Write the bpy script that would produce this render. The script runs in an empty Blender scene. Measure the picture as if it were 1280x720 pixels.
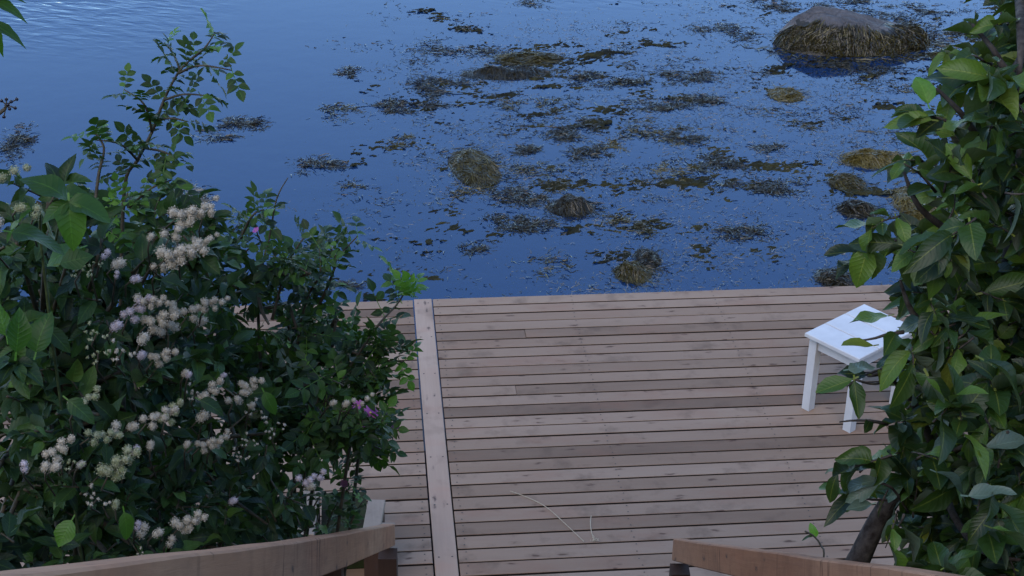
import bpy, math, random
import numpy as np
from mathutils import Vector, Matrix, Euler, noise as mnoise
rad = math.radians
rng = random.Random(11)
scene = bpy.context.scene
C = scene.collection

# ------------------------------------------------------------------ camera
FPX, PITCH, YAW, ROLL, CAM_H = 1950.0, rad(27.846), rad(5.698), rad(0.882), 4.3465
DECK_EDGE = 8.077
_f = Vector((math.sin(YAW)*math.cos(PITCH), math.cos(YAW)*math.cos(PITCH), -math.sin(PITCH)))
_r = Vector((math.cos(YAW), -math.sin(YAW), 0)); _u = _r.cross(_f)
CF = _f; CR = _r*math.cos(ROLL)+_u*math.sin(ROLL); CU = -_r*math.sin(ROLL)+_u*math.cos(ROLL)
CAM = Vector((0, 0, CAM_H))
cd = bpy.data.cameras.new('camera'); cam = bpy.data.objects.new('camera', cd); C.objects.link(cam)
cd.sensor_width = 36; cd.lens = FPX/1280*36; cd.clip_start = 0.05; cd.clip_end = 9000
cam.matrix_world = Matrix(((CR.x, CU.x, -CF.x, 0), (CR.y, CU.y, -CF.y, 0), (CR.z, CU.z, -CF.z, CAM_H), (0, 0, 0, 1)))
scene.camera = cam
def ray(px, py): return CF + CR*((px-640)/FPX) - CU*((py-360)/FPX)
def at(px, py, d): return CAM + ray(px, py)*d                # point at depth d (metres along the view axis)
def plane(px, py, z=0.0):
    r = ray(px, py); return CAM + r*((z-CAM_H)/r.z)
def proj(p):
    v = Vector(p)-CAM; d = v.dot(CF); return 640+FPX*v.dot(CR)/d, 360-FPX*v.dot(CU)/d, d

# ------------------------------------------------------------------ sky, sun, exposure
SUN_EL, SUN_AZ = rad(40), rad(205)       # soft, veiled sun from behind the camera over the unseen slope raised there
w = bpy.data.worlds.new('World'); scene.world = w; w.use_nodes = True
nt = w.node_tree; bg = nt.nodes['Background']
sky = nt.nodes.new('ShaderNodeTexSky'); sky.sky_type = 'NISHITA'; sky.sun_disc = False
sky.sun_elevation = SUN_EL; sky.sun_rotation = SUN_AZ
sky.air_density = 1.0; sky.dust_density = 0.0; sky.ozone_density = 6.0
nt.links.new(sky.outputs[0], bg.inputs[0]); bg.inputs[1].default_value = 0.15
sl = bpy.data.lights.new('sun', 'SUN'); sun = bpy.data.objects.new('sun', sl); C.objects.link(sun)
sl.energy = 1.15; sl.angle = rad(60); sl.color = (1, .86, .70)
sd = Vector((math.sin(SUN_AZ)*math.cos(SUN_EL), math.cos(SUN_AZ)*math.cos(SUN_EL), math.sin(SUN_EL)))
sun.rotation_euler = sd.to_track_quat('Z', 'Y').to_euler()
vs = scene.view_settings; vs.view_transform = 'Standard'; vs.look = 'None'; vs.exposure = 1.2; vs.gamma = 1.0; vs.use_curve_mapping = False
scene.cycles.max_bounces = 8; scene.cycles.transparent_max_bounces = 16; scene.cycles.caustics_reflective = False; scene.cycles.caustics_refractive = False

# ------------------------------------------------------------------ helpers
def link(o, parent=None):
    C.objects.link(o)
    if parent: o.parent = parent
    return o
def tag(o, label=None, cat=None, group=None, kind=None):
    if label: o['label'] = label
    if cat: o['category'] = cat
    if group: o['group'] = group
    if kind: o['kind'] = kind
    return o
def empty(name, loc=(0, 0, 0), label=None, cat=None, group=None):
    o = bpy.data.objects.new(name, None); link(o); o.location = loc; o.empty_display_size = .1
    return tag(o, label, cat, group)
def mesh_obj(name, verts, faces, mats, parent=None, uvs=None, smooth=False, loc=None, midx=None):
    """verts are world coordinates; loc gives the object's origin"""
    me = bpy.data.meshes.new(name)
    V = np.asarray(verts, dtype=float).reshape(-1, 3)
    if loc is not None: V = V-np.asarray(loc)
    me.from_pydata(V.tolist(), [], [list(f) for f in faces]) if not isinstance(faces, np.ndarray) else fast(me, V, faces)
    if uvs is not None:
        l = me.uv_layers.new(name='UVMap'); lv = np.zeros(len(me.loops), dtype=np.int32); me.loops.foreach_get('vertex_index', lv)
        l.data.foreach_set('uv', np.asarray(uvs)[lv].astype(np.float32).ravel())
    for m in (mats if isinstance(mats, (list, tuple)) else [mats]): me.materials.append(m)
    if midx is not None: me.polygons.foreach_set('material_index', np.asarray(midx, dtype=np.int32))
    if smooth: me.polygons.foreach_set('use_smooth', np.ones(len(me.polygons), dtype=bool))
    me.update()
    o = bpy.data.objects.new(name, me); link(o)
    if parent:
        o.parent = parent
        base = Vector(loc) if loc is not None else Vector((0, 0, 0))
        o.location = parent_inv(parent) @ base
        o.rotation_euler = parent_inv(parent).to_euler()
    elif loc is not None: o.location = loc
    return o
def parent_inv(p):
    M = Matrix.Identity(4)
    while p is not None:
        M = Matrix.LocRotScale(p.location, p.rotation_euler, p.scale) @ M; p = p.parent
    return M.inverted()
def fast(me, V, F):
    n, k = F.shape
    me.vertices.add(len(V)); me.vertices.foreach_set('co', V.astype(np.float32).ravel())
    me.loops.add(n*k); me.loops.foreach_set('vertex_index', F.astype(np.int32).ravel())
    me.polygons.add(n); me.polygons.foreach_set('loop_start', np.arange(0, n*k, k, dtype=np.int32))
    me.polygons.foreach_set('loop_total', np.full(n, k, dtype=np.int32)); me.update(calc_edges=True)

class MB:
    def __init__(s): s.v = []; s.f = []
    def add(s, V, F):
        b = len(s.v); s.v += [tuple(p) for p in V]; s.f += [tuple(i+b for i in f) for f in F]
    def box(s, c, sz, M=None, ch=0.0):
        """box of size sz centred at c with chamfered top edges; M rotates about c"""
        x, y, z = sz[0]/2, sz[1]/2, sz[2]/2; c = Vector(c)
        lv = [(-z, 0), (z-ch, 0), (z, ch)] if ch else [(-z, 0), (z, 0)]
        V = []
        for h, i in lv: V += [(-x+i, -y+i, h), (x-i, -y+i, h), (x-i, y-i, h), (-x+i, y-i, h)]
        V = [c+((M @ Vector(p)) if M else Vector(p)) for p in V]
        F = [(3, 2, 1, 0)]; n = len(lv)
        for k in range(n-1):
            for j in range(4): a = k*4+j; b = k*4+(j+1) % 4; F.append((a, b, b+4, a+4))
        F.append(tuple((n-1)*4+j for j in range(4))); s.add(V, F)
    def tube(s, pts, r, n=5):
        pts = [Vector(p) for p in pts]; rs = r if isinstance(r, (list, tuple)) else [r]*len(pts)
        V = []; F = []
        up = Vector((.31, .52, .8))
        for i, p in enumerate(pts):
            t = (pts[min(i+1, len(pts)-1)]-pts[max(i-1, 0)]); t = t.normalized() if t.length > 1e-9 else Vector((0, 0, 1))
            a = t.cross(up); a = a.normalized() if a.length > 1e-3 else t.orthogonal().normalized(); b = t.cross(a)
            for k in range(n):
                th = 2*math.pi*k/n; V.append(p+(a*math.cos(th)+b*math.sin(th))*rs[i])
        for i in range(len(pts)-1):
            for k in range(n): F.append((i*n+k, i*n+(k+1) % n, (i+1)*n+(k+1) % n, (i+1)*n+k))
        F.append(tuple(range(n-1, -1, -1))); F.append(tuple((len(pts)-1)*n+k for k in range(n)))
        s.add(V, F)
    def build(s, name, mat, parent=None, smooth=False, loc=None): return mesh_obj(name, s.v, s.f, mat, parent, smooth=smooth, loc=loc)
def bez(a, b, c, n):
    a, b, c = Vector(a), Vector(b), Vector(c)
    return [a*(1-t)**2+b*2*t*(1-t)+c*t*t for t in [i/(n-1) for i in range(n)]]
def spline(P, n=6):
    P = [Vector(p) for p in P]; out = []
    for i in range(len(P)-1):
        p0, p1, p2, p3 = P[max(i-1, 0)], P[i], P[i+1], P[min(i+2, len(P)-1)]
        for k in range(n):
            t = k/n; out.append(.5*((2*p1)+(p2-p0)*t+(2*p0-5*p1+4*p2-p3)*t*t+(3*p1-p0-3*p2+p3)*t**3))
    return out+[P[-1]]

# ------------------------------------------------------------------ materials
class N:
    def __init__(s, name):
        s.m = bpy.data.materials.new(name); s.m.use_nodes = True; s.t = s.m.node_tree
        s.b = s.t.nodes['Principled BSDF']; s.out = s.t.nodes['Material Output']
    def n(s, typ, **kw):
        x = s.t.nodes.new('ShaderNode'+typ)
        for k, v in kw.items():
            if k in x.bl_rna.properties.keys(): setattr(x, k, v)
            else: x.inputs[k].default_value = v
        return x
    def l(s, a, b): s.t.links.new(a, b)
    def math(s, op, a, b=None, clamp=False):
        x = s.n('Math', operation=op, use_clamp=clamp)
        for i, q in enumerate((a, b)):
            if q is None: continue
            if isinstance(q, (int, float)): x.inputs[i].default_value = q
            else: s.l(q, x.inputs[i])
        return x.outputs[0]
    def ramp(s, fac, stops, interp='LINEAR'):
        x = s.n('ValToRGB'); e = x.color_ramp.elements; x.color_ramp.interpolation = interp
        while len(e) < len(stops): e.new(.5)
        for i, (p, c) in enumerate(stops): e[i].position = p; e[i].color = (*c, 1) if len(c) == 3 else c
        s.l(fac, x.inputs[0]); return x.outputs[0]
    def mix(s, fac, a, b, mode='MIX'):
        x = s.n('Mix', data_type='RGBA', blend_type=mode)
        for i, q in ((0, fac), (6, a), (7, b)):
            if isinstance(q, (int, float)): x.inputs[i].default_value = q
            elif isinstance(q, tuple): x.inputs[i].default_value = (*q, 1)
            else: s.l(q, x.inputs[i])
        return x.outputs[2]
    def bump(s, h, strength=.3, dist=.01, normal=None):
        x = s.n('Bump'); x.inputs['Strength'].default_value = strength; x.inputs['Distance'].default_value = dist
        s.l(h, x.inputs['Height'])
        if normal is not None: s.l(normal, x.inputs['Normal'])
        return x.outputs[0]
    def coords(s, scale=(1, 1, 1), rnd=True, kind='Object'):
        tc = s.n('TexCoord'); v = tc.outputs[kind]
        if rnd:
            oi = s.n('ObjectInfo'); k = s.math('MULTIPLY', oi.outputs['Random'], 61.0)
            a = s.n('VectorMath', operation='ADD'); s.l(v, a.inputs[0]); s.l(k, a.inputs[1]); v = a.outputs[0]
        mp = s.n('Mapping'); mp.inputs['Scale'].default_value = scale; s.l(v, mp.inputs['Vector']); return mp.outputs[0]
    def noise(s, v, scale=5, detail=4, rough=.55, dist=0):
        x = s.n('TexNoise'); x.inputs['Scale'].default_value = scale; x.inputs['Detail'].default_value = detail
        x.inputs['Roughness'].default_value = rough; x.inputs['Distortion'].default_value = dist
        s.l(v, x.inputs['Vector']); return x.outputs['Fac']

def wood(name, dark, mid, light, knots=True, axis=0, rough=.75, var=.5, knotdark=(.06, .04, .035), cracks=False):
    m = N(name)
    st = [1, 1, 1]; st[axis] = .045
    g = m.noise(m.coords(tuple(st)), 60, 5, .65, .6)
    st2 = [1, 1, 1]; st2[axis] = .25
    big = m.noise(m.coords(tuple(st2)), 3.2, 3, .6)
    oi = m.n('ObjectInfo')
    base = m.ramp(big, [(.25, dark), (.5, mid), (.75, light)])
    base = m.mix(m.math('MULTIPLY', g, .55), base, tuple(c*.5 for c in mid))
    base = m.mix(var, base, m.ramp(oi.outputs['Random'], [(0, tuple(c*.72 for c in dark)), (.3, mid), (.55, tuple(c*.88 for c in light)), (.8, light), (1, tuple(c*.8 for c in mid))]))
    blot = m.noise(m.coords((1, 1, 1)), 5.5, 4, .6)
    base = m.mix(m.ramp(blot, [(.54, (0, 0, 0)), (.74, (.6, .6, .6))]), base, tuple(c*.55 for c in dark))
    red = m.noise(m.coords((.7, 1.6, 1)), 2.6, 4, .6)
    base = m.mix(m.ramp(red, [(.54, (0, 0, 0)), (.72, (.42, .42, .42))]), base, (mid[0]*.92, mid[1]*.70, mid[2]*.66))
    hgt = g
    if knots:
        st3 = [24, 24, 24]; st3[axis] = 8.5
        vo = m.n('TexVoronoi'); vo.inputs['Scale'].default_value = 1.0; kv = m.n('VectorMath', operation='ADD'); kn = m.n('TexNoise'); kn.inputs['Scale'].default_value = 2.5; kc = m.coords(tuple(st3)); m.l(kc, kn.inputs['Vector'])
        ks = m.n('VectorMath', operation='SCALE'); ks.inputs['Scale'].default_value = .55; m.l(kn.outputs['Color'], ks.inputs[0]); m.l(kc, kv.inputs[0]); m.l(ks.outputs[0], kv.inputs[1]); m.l(kv.outputs[0], vo.inputs['Vector'])
        sep = m.n('SeparateColor'); m.l(vo.outputs['Color'], sep.inputs[0])
        pick = m.math('GREATER_THAN', sep.outputs[0], .76)
        k = m.math('MULTIPLY', m.ramp(vo.outputs['Distance'], [(.0, (1, 1, 1)), (.10, (.9, .9, .9)), (.20, (.18, .18, .18)), (.34, (0, 0, 0))]), pick)
        base = m.mix(m.math('MULTIPLY', k, .88), base, knotdark)
    if cracks:
        cv = m.coords((7, 1.2, 1.2)); cn = m.noise(cv, 1.0, 3, .6); ln = m.math('ABSOLUTE', m.math('SUBTRACT', cn, .5))
        ck = m.math('MULTIPLY', m.ramp(ln, [(0, (1, 1, 1)), (.008, (.7, .7, .7)), (.018, (0, 0, 0))]), m.ramp(m.noise(m.coords((3, 3, 3)), 1.3, 2), [(.5, (0, 0, 0)), (.62, (1, 1, 1))]))
        base = m.mix(m.math('MULTIPLY', ck, .85), base, tuple(c*.22 for c in dark))
        dirt = m.noise(m.coords((2.2, 6, 6)), 2.0, 5, .7)
        base = m.mix(m.ramp(dirt, [(.44, (0, 0, 0)), (.66, (.42, .42, .42))]), base, (dark[0]*.6, dark[1]*.65, dark[2]*.75))
    m.l(base, m.b.inputs['Base Color']); m.b.inputs['Roughness'].default_value = rough
    m.b.inputs['Specular IOR Level'].default_value = .25
    m.l(m.bump(hgt, .35, .004), m.b.inputs['Normal'])
    return m.m

def leaf_mat(name, stops, under, veins=9.0, trans=.35, rough=.42, spec=.45, holes=False):
    m = N(name)
    g = m.n('NewGeometry'); oi = m.n('ObjectInfo')
    r = m.math('FRACT', m.math('ADD', g.outputs['Random Per Island'], m.math('MULTIPLY', oi.outputs['Random'], 7.31)))
    col = m.ramp(r, stops)
    uv = m.n('UVMap'); sp = m.n('SeparateXYZ'); m.l(uv.outputs[0], sp.inputs[0])
    au = m.math('ABSOLUTE', sp.outputs[0])
    mid = m.ramp(au, [(0, (1, 1, 1)), (.07, (0, 0, 0))])
    st = m.math('SINE', m.math('MULTIPLY', m.math('SUBTRACT', sp.outputs[1], m.math('MULTIPLY', au, .22)), veins*6.283))
    sv = m.ramp(st, [(.0, (0, 0, 0)), (1, (1, 1, 1))])
    col = m.mix(m.math('MULTIPLY', mid, .35), col, tuple(min(1, c*2.2) for c in stops[-1][1]))
    col = m.mix(m.math('MULTIPLY', sv, .10), col, tuple(c*.45 for c in stops[0][1]))
    blot = m.noise(m.coords((1, 1, 1), True), 40, 3)
    col = m.mix(m.ramp(blot, [(.5, (0, 0, 0)), (.85, (.5, .5, .5))]), col, tuple(c*.6 for c in stops[0][1]))
    front = m.mix(g.outputs['Backfacing'], col, under)
    m.l(front, m.b.inputs['Base Color']); m.b.inputs['Roughness'].default_value = rough
    m.b.inputs['Specular IOR Level'].default_value = spec
    m.l(m.bump(sv, .3, .0012), m.b.inputs['Normal'])
    tr = m.n('BsdfTranslucent'); m.l(m.mix(.5, col, (stops[-1][1][0]*1.5, stops[-1][1][1]*1.7, stops[-1][1][2]*.6)), tr.inputs['Color'])
    mx = m.n('MixShader'); mx.inputs[0].default_value = trans
    m.l(m.b.outputs[0], mx.inputs[1]); m.l(tr.outputs[0], mx.inputs[2]); m.l(mx.outputs[0], m.out.inputs[0])
    return m.m

def plain(name, col, rough=.6, var=.25, scale=30, spec=.4, bump=.2, col2=None, island=False):
    m = N(name)
    n = m.noise(m.coords(), scale, 4, .6)
    c = m.mix(m.ramp(n, [(.35, (0, 0, 0)), (.7, (1, 1, 1))]), tuple(x*(1-var) for x in col), col2 or tuple(min(1, x*(1+var)) for x in col))
    if island:
        g = m.n('NewGeometry'); c = m.mix(.65, c, m.ramp(g.outputs['Random Per Island'], island))
    m.l(c, m.b.inputs['Base Color']); m.b.inputs['Roughness'].default_value = rough
    m.b.inputs['Specular IOR Level'].default_value = spec
    if bump: m.l(m.bump(n, bump, .004), m.b.inputs['Normal'])
    return m.m

M = {}
M['plank'] = wood('weathered_plank', (.175, .108, .068), (.285, .188, .122), (.385, .268, .185), var=.55, knotdark=(.07, .035, .022))
M['plank_edge'] = plain('gap_shade_edge', (.028, .020, .016), .9, .3, 20, .1, .2)  # near-black plank sides: the shade of the deck gaps put into colour
M['divider'] = wood('divider_plank', (.36, .24, .165), (.45, .315, .225), (.52, .385, .285), axis=1, var=.1)
M['rail'] = wood('rail_timber', (.33, .140, .070), (.47, .225, .118), (.58, .32, .185), axis=0, var=.1, cracks=True)
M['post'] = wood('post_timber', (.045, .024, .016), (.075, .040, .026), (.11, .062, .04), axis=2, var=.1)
M['grey_timber'] = wood('grey_timber', (.24, .185, .135), (.31, .245, .185), (.36, .29, .225), axis=1, var=.1, knots=False)
M['step'] = wood('step_timber', (.16, .12, .1), (.24, .19, .165), (.3, .24, .21))
M['white'] = plain('white_paint', (.62, .62, .61), .45, .08, 7, .4, .1)
M['screw'] = plain('screw_steel', (.10, .085, .075), .75, .1, 50, .1)
M['straw'] = plain('dry_straw', (.46, .38, .27), .8, .15, 60, .1)
M['bark'] = plain('dark_bark', (.05, .038, .03), .85, .5, 38, .2, .9, col2=(.10, .085, .072))
M['stem'] = plain('brown_stem', (.06, .05, .03), .7, .4, 60)
M['greenstem'] = plain('green_stem', (.06, .085, .03), .6, .4, 60)
M['soil'] = plain('soil', (.045, .036, .025), .95, .5, 8, .1, .6, col2=(.035, .05, .018))
M['rock'] = plain('grey_rock', (.075, .068, .064), .8, .5, 6, .25, .9, col2=(.18, .165, .155))
def boulder_mat():
    m = N('boulder_rock'); v = m.coords(rnd=False); a = m.noise(v, 3.2, 6, .65, .4); b = m.noise(v, 14, 5, .7)
    vo = m.n('TexVoronoi', feature='DISTANCE_TO_EDGE'); vo.inputs['Scale'].default_value = 2.1; m.l(v, vo.inputs['Vector']); cr = m.ramp(vo.outputs['Distance'], [(0, (.55, .55, .55)), (.02, (1, 1, 1))])
    c = m.ramp(a, [(.3, (.05, .045, .044)), (.5, (.115, .105, .102)), (.7, (.21, .19, .18))]); c = m.mix(m.ramp(b, [(.5, (0, 0, 0)), (.7, (.5, .5, .5))]), c, (.05, .05, .045)); c = m.mix(cr, (.04, .036, .034), c)
    m.l(c, m.b.inputs['Base Color']); m.b.inputs['Roughness'].default_value = .75; m.b.inputs['Specular IOR Level'].default_value = .3
    h = m.math('ADD', m.math('MULTIPLY', a, 1.0), m.math('ADD', m.math('MULTIPLY', b, .25), m.math('MULTIPLY', cr, .15))); m.l(m.bump(h, .9, .12), m.b.inputs['Normal']); return m.m
M['boulder'] = boulder_mat()
M['wetrock'] = plain('wet_rock', (.035, .03, .02), .45, .4, 14, .4, .6)
M['weed'] = plain('wrack_olive', (.06, .05, .016), .28, .4, 20, .4, 0, island=[(0, (.010, .009, .004)), (.5, (.036, .030, .007)), (.85, (.085, .070, .013)), (1, (.15, .12, .025))])
M['weeddark'] = plain('wrack_dark', (.035, .03, .02), .28, .4, 20, .4, 0, island=[(0, (.007, .007, .005)), (.65, (.022, .019, .008)), (1, (.070, .056, .014))])
M['fleck'] = plain('wrack_fleck', (.09, .085, .06), .3, .4, 20, .5, 0, island=[(0, (.03, .026, .016)), (.5, (.12, .11, .075)), (1, (.34, .31, .25))])
M['weedyellow'] = plain('wrack_yellow', (.13, .105, .03), .28, .4, 20, .4, 0, island=[(0, (.030, .024, .007)), (.5, (.085, .066, .014)), (1, (.17, .13, .03))])
M['flower'] = plain('cream_flower', (.52, .50, .45), .8, .1, 60, .1, 0, island=[(0, (.24, .19, .10)), (.4, (.43, .36, .24)), (1, (.60, .53, .41))])
M['flowerlilac'] = plain('lilac_flower', (.52, .46, .56), .8, .1, 60, .1, 0, island=[(0, (.28, .23, .20)), (.4, (.46, .40, .37)), (1, (.64, .58, .55))])
M['flowergreen'] = plain('green_bud', (.30, .33, .16), .8, .1, 60, .1, 0, island=[(0, (.12, .17, .07)), (.5, (.34, .34, .2)), (1, (.55, .53, .42))])
M['rose'] = plain('rose_petal', (.40, .07, .30), .6, .25, 40, .3, 0, col2=(.52, .2, .5))
M['rosewilt'] = plain('wilted_rose', (.14, .05, .08), .7, .3, 40, .2, 0)
M['stamen'] = plain('stamen', (.5, .4, .1), .7, .2, 40)
M['berry'] = plain('dark_berry', (.012, .01, .02), .3, .2, 30)
G = lambda *a: a
M['leaf_tree'] = leaf_mat('tree_leaf', [(0, (.010, .022, .006)), (.4, (.018, .044, .009)), (.72, (.042, .092, .013)), (.95, (.10, .18, .022)), (1, (.17, .19, .03))], (.085, .115, .075), 9, .22, .42, .36)
M['leaf_pale'] = leaf_mat('pale_leaf', [(0, (.06, .10, .075)), (1, (.11, .165, .125))], (.13, .17, .14), 9, .15, .45, .4)
M['leaf_spirea'] = leaf_mat('spirea_leaf', [(0, (.010, .021, .008)), (.5, (.018, .044, .013)), (.9, (.038, .085, .018)), (1, (.08, .145, .025))], (.05, .085, .045), 7, .2, .5, .28)
M['leaf_rose'] = leaf_mat('rose_leaf', [(0, (.009, .018, .006)), (.5, (.018, .041, .009)), (.9, (.040, .095, .014)), (1, (.09, .19, .022))], (.045, .08, .04), 7, .2, .5, .28)
M['leaf_new'] = leaf_mat('young_leaf', [(0, (.06, .15, .02)), (1, (.13, .28, .035))], (.09, .16, .05), 7, .4, .45, .4)
M['leaf_big'] = leaf_mat('broad_leaf', [(0, (.025, .065, .012)), (.6, (.045, .11, .016)), (1, (.075, .17, .02))], (.10, .15, .11), 8, .4, .45, .4)
M['leaf_brown'] = leaf_mat('dry_leaf', [(0, (.13, .07, .035)), (1, (.2, .12, .06))], (.16, .1, .06), 8, .2, .6, .2)

# water: murky body under a mirror surface
def water_mat():
    m = N('sea_water'); m.t.nodes.remove(m.b)
    tc = m.n('TexCoord'); P = tc.outputs['Object']
    mp = m.n('Mapping'); mp.inputs['Rotation'].default_value = (0, 0, rad(24)); m.l(P, mp.inputs['Vector'])
    mp2 = m.n('Mapping'); mp2.inputs['Scale'].default_value = (.42, 1, 1); m.l(mp.outputs[0], mp2.inputs['Vector'])
    rip = m.noise(mp2.outputs[0], 9.5, 2, .4, .35)
    fine = m.noise(P, 3.5, 3, .5)
    sp = m.n('SeparateXYZ'); m.l(P, sp.inputs[0])
    big = m.noise(P, .35, 2, .5)
    # a breeze roughens the open water further out; it lies calm over the weed by the shore
    d = m.math('ADD', m.math('MULTIPLY_ADD' if False else 'ADD', sp.outputs[1], m.math('MULTIPLY', sp.outputs[0], -.35)), m.math('MULTIPLY', big, 5.0))
    mask = m.math('MULTIPLY', m.math('SUBTRACT', d, 17.3), .30, True)
    nrm = m.bump(fine, .06, .02)
    b2 = m.n('Bump'); b2.inputs['Distance'].default_value = .03; m.l(rip, b2.inputs['Height']); m.l(m.math('MULTIPLY', mask, .55), b2.inputs['Strength']); m.l(nrm, b2.inputs['Normal'])
    gl = m.n('BsdfGlossy'); gl.inputs['Roughness'].default_value = .04; gl.inputs['Color'].default_value = (1, 1, 1, 1); m.l(b2.outputs[0], gl.inputs['Normal'])
    fr = m.n('Fresnel'); fr.inputs['IOR'].default_value = 1.52; m.l(b2.outputs[0], fr.inputs['Normal'])
    tr = m.n('BsdfTransparent'); tr.inputs['Color'].default_value = (.72, .82, .86, 1)
    df = m.n('BsdfDiffuse'); df.inputs['Color'].default_value = (.017, .064, .190, 1)
    body = m.n('MixShader'); body.inputs[0].default_value = .46; m.l(tr.outputs[0], body.inputs[1]); m.l(df.outputs[0], body.inputs[2])
    mx = m.n('MixShader'); m.l(fr.outputs[0], mx.inputs[0]); m.l(body.outputs[0], mx.inputs[1]); m.l(gl.outputs[0], mx.inputs[2])
    m.l(mx.outputs[0], m.out.inputs[0]); return m.m
M['water'] = water_mat()

# ------------------------------------------------------------------ setting: hillside + seabed, water
WZ = -0.55
def ground_z(x, y):
    n = mnoise.noise(Vector((x*.6, y*.6, 3.1)))*.12
    if y < 4.4:
        t = 4.4-y; z = -.32+.67*t if t < 22 else -.32+.67*22+(t-22)*.1  # slope carried on unseen behind the camera, shaped to dim the near deck
        return z+n*min(1, t)
    t = y-4.4
    return -.32-min(t, 5)*.26-max(0, min(t-5, 40))*.06+n*.6
xs = sorted(set([-400, -150, -60, -30, -16]+[round(-10+.5*i, 2) for i in range(41)]+[16, 30, 60, 150, 400]))
ys = sorted(set([-300, -120, -60, -40, -28]+[round(-20+.6*i, 2) for i in range(66)]+[22, 30, 45, 80, 200, 600, 2500]))
V = [(x*(1 if y < 100 else 4), y, ground_z(x, y)) for y in ys for x in xs]
nx = len(xs); F = [(j*nx+i, j*nx+i+1, (j+1)*nx+i+1, (j+1)*nx+i) for j in range(len(ys)-1) for i in range(nx-1)]
tag(mesh_obj('ground', V, F, M['soil'], smooth=True), kind='structure')
tag(mesh_obj('water', [(-2500, 3.0, WZ), (2500, 3.0, WZ), (2500, 4000, WZ), (-2500, 4000, WZ)], [(0, 1, 2, 3)], M['water']), kind='structure')

# ------------------------------------------------------------------ the deck
PW, GAP, TH = .1, .0112, .045
deck = empty('wooden_deck', (0, 6, 0), 'weathered plank deck at the water\'s edge with a lengthwise divider board', 'deck')
dl = plane(517, 375).x, plane(545, 719).x; dr = plane(540, 375).x, plane(573, 719).x
DL, DR = sum(dl)/2, sum(dr)/2
XL, XR = -2.6, 4.2
NROW = 37
def plank(x0, x1, k, name='plank'):
    y1 = DECK_EDGE-PW*k-.0; y0 = y1-PW+GAP
    L = x1-x0; c = ((x0+x1)/2, (y0+y1)/2+rng.uniform(-.0012, .0012), -TH/2+rng.uniform(-.0014, .0014))
    R = Euler((rng.uniform(-.008, .008), 0, rng.uniform(-.0006, .0006))).to_matrix()
    b = MB(); b.box(c, (L, y1-y0, TH), R, .0018)
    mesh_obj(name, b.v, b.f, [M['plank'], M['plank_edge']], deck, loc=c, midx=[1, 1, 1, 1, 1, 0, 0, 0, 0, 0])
joints = {4: [plane(656, 413).x], 10: [plane(645, 487).x], 7: [3.1], 15: [2.6], 21: [2.9], 28: [.9], 33: [1.6]}
for k in range(NROW):
    cuts = [DR+.006]+joints.get(k, [])+[XR+rng.uniform(-.01, .01)]
    for a, b in zip(cuts[:-1], cuts[1:]): plank(a+.0007, b-.0007, k)
    lc = [XL+rng.uniform(-.01, .01)]+([-1.1-.3*((k*7) % 4)] if k % 3 == 0 else [])+[DL-.006]
    for a, b in zip(lc[:-1], lc[1:]): plank(a+.0015, b-.0015, k)
yend = DECK_EDGE-PW*NROW
b = MB(); cc = ((DL+DR)/2, (DECK_EDGE+yend)/2, -.0125); b.box(cc, (DR-DL, DECK_EDGE-yend+.006, .031), None, .003)
b.build('divider_board', M['divider'], deck, loc=cc)
for x in (XL+.15, -1.3, -.6, DL-.05, DR+.05, 1.15, 2.0, 2.9, 3.7):
    b = MB(); cc = (x, (DECK_EDGE+yend)/2, -TH-.004-.075); b.box(cc, (.048, DECK_EDGE-yend-.06, .148)); b.build('joist', M['post'], deck, loc=cc)
for x in (XL+.3, -.9, 1.2, 3.4):
    for y in (DECK_EDGE-.35, 6.0):
        gz = ground_z(x, y)-.15; top = -TH-.16; b = MB(); cc = (x+.06, y, (gz+top)/2); b.box(cc, (.1, .1, top-gz)); b.build('deck_post', M['post'], deck, loc=cc)
b = MB(); rs = random.Random(5)
for k in range(NROW):
    yc = DECK_EDGE-PW*(k+.45)
    for x in (DL-.04, DR+.04, 1.15, 2.0, 2.9):
        for s in (-.024, .024):
            xx = x+rs.uniform(-.006, .006); yy = yc+s+rs.uniform(-.004, .004)
            b.add([(xx+.0042*math.cos(a), yy+.0042*math.sin(a), .0024) for a in [i*math.pi/3 for i in range(6)]], [tuple(range(6))])
for k in range(0, NROW, 4):
    for s in (-.03, .03):
        xx = (DL+DR)/2+s; yy = DECK_EDGE-PW*(k+.5)
        b.add([(xx+.005*math.cos(a), yy+.005*math.sin(a), .0042) for a in [i*math.pi/3 for i in range(6)]], [tuple(range(6))])
tag(b.build('screw_heads', M['screw'], deck), kind='stuff')

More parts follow.
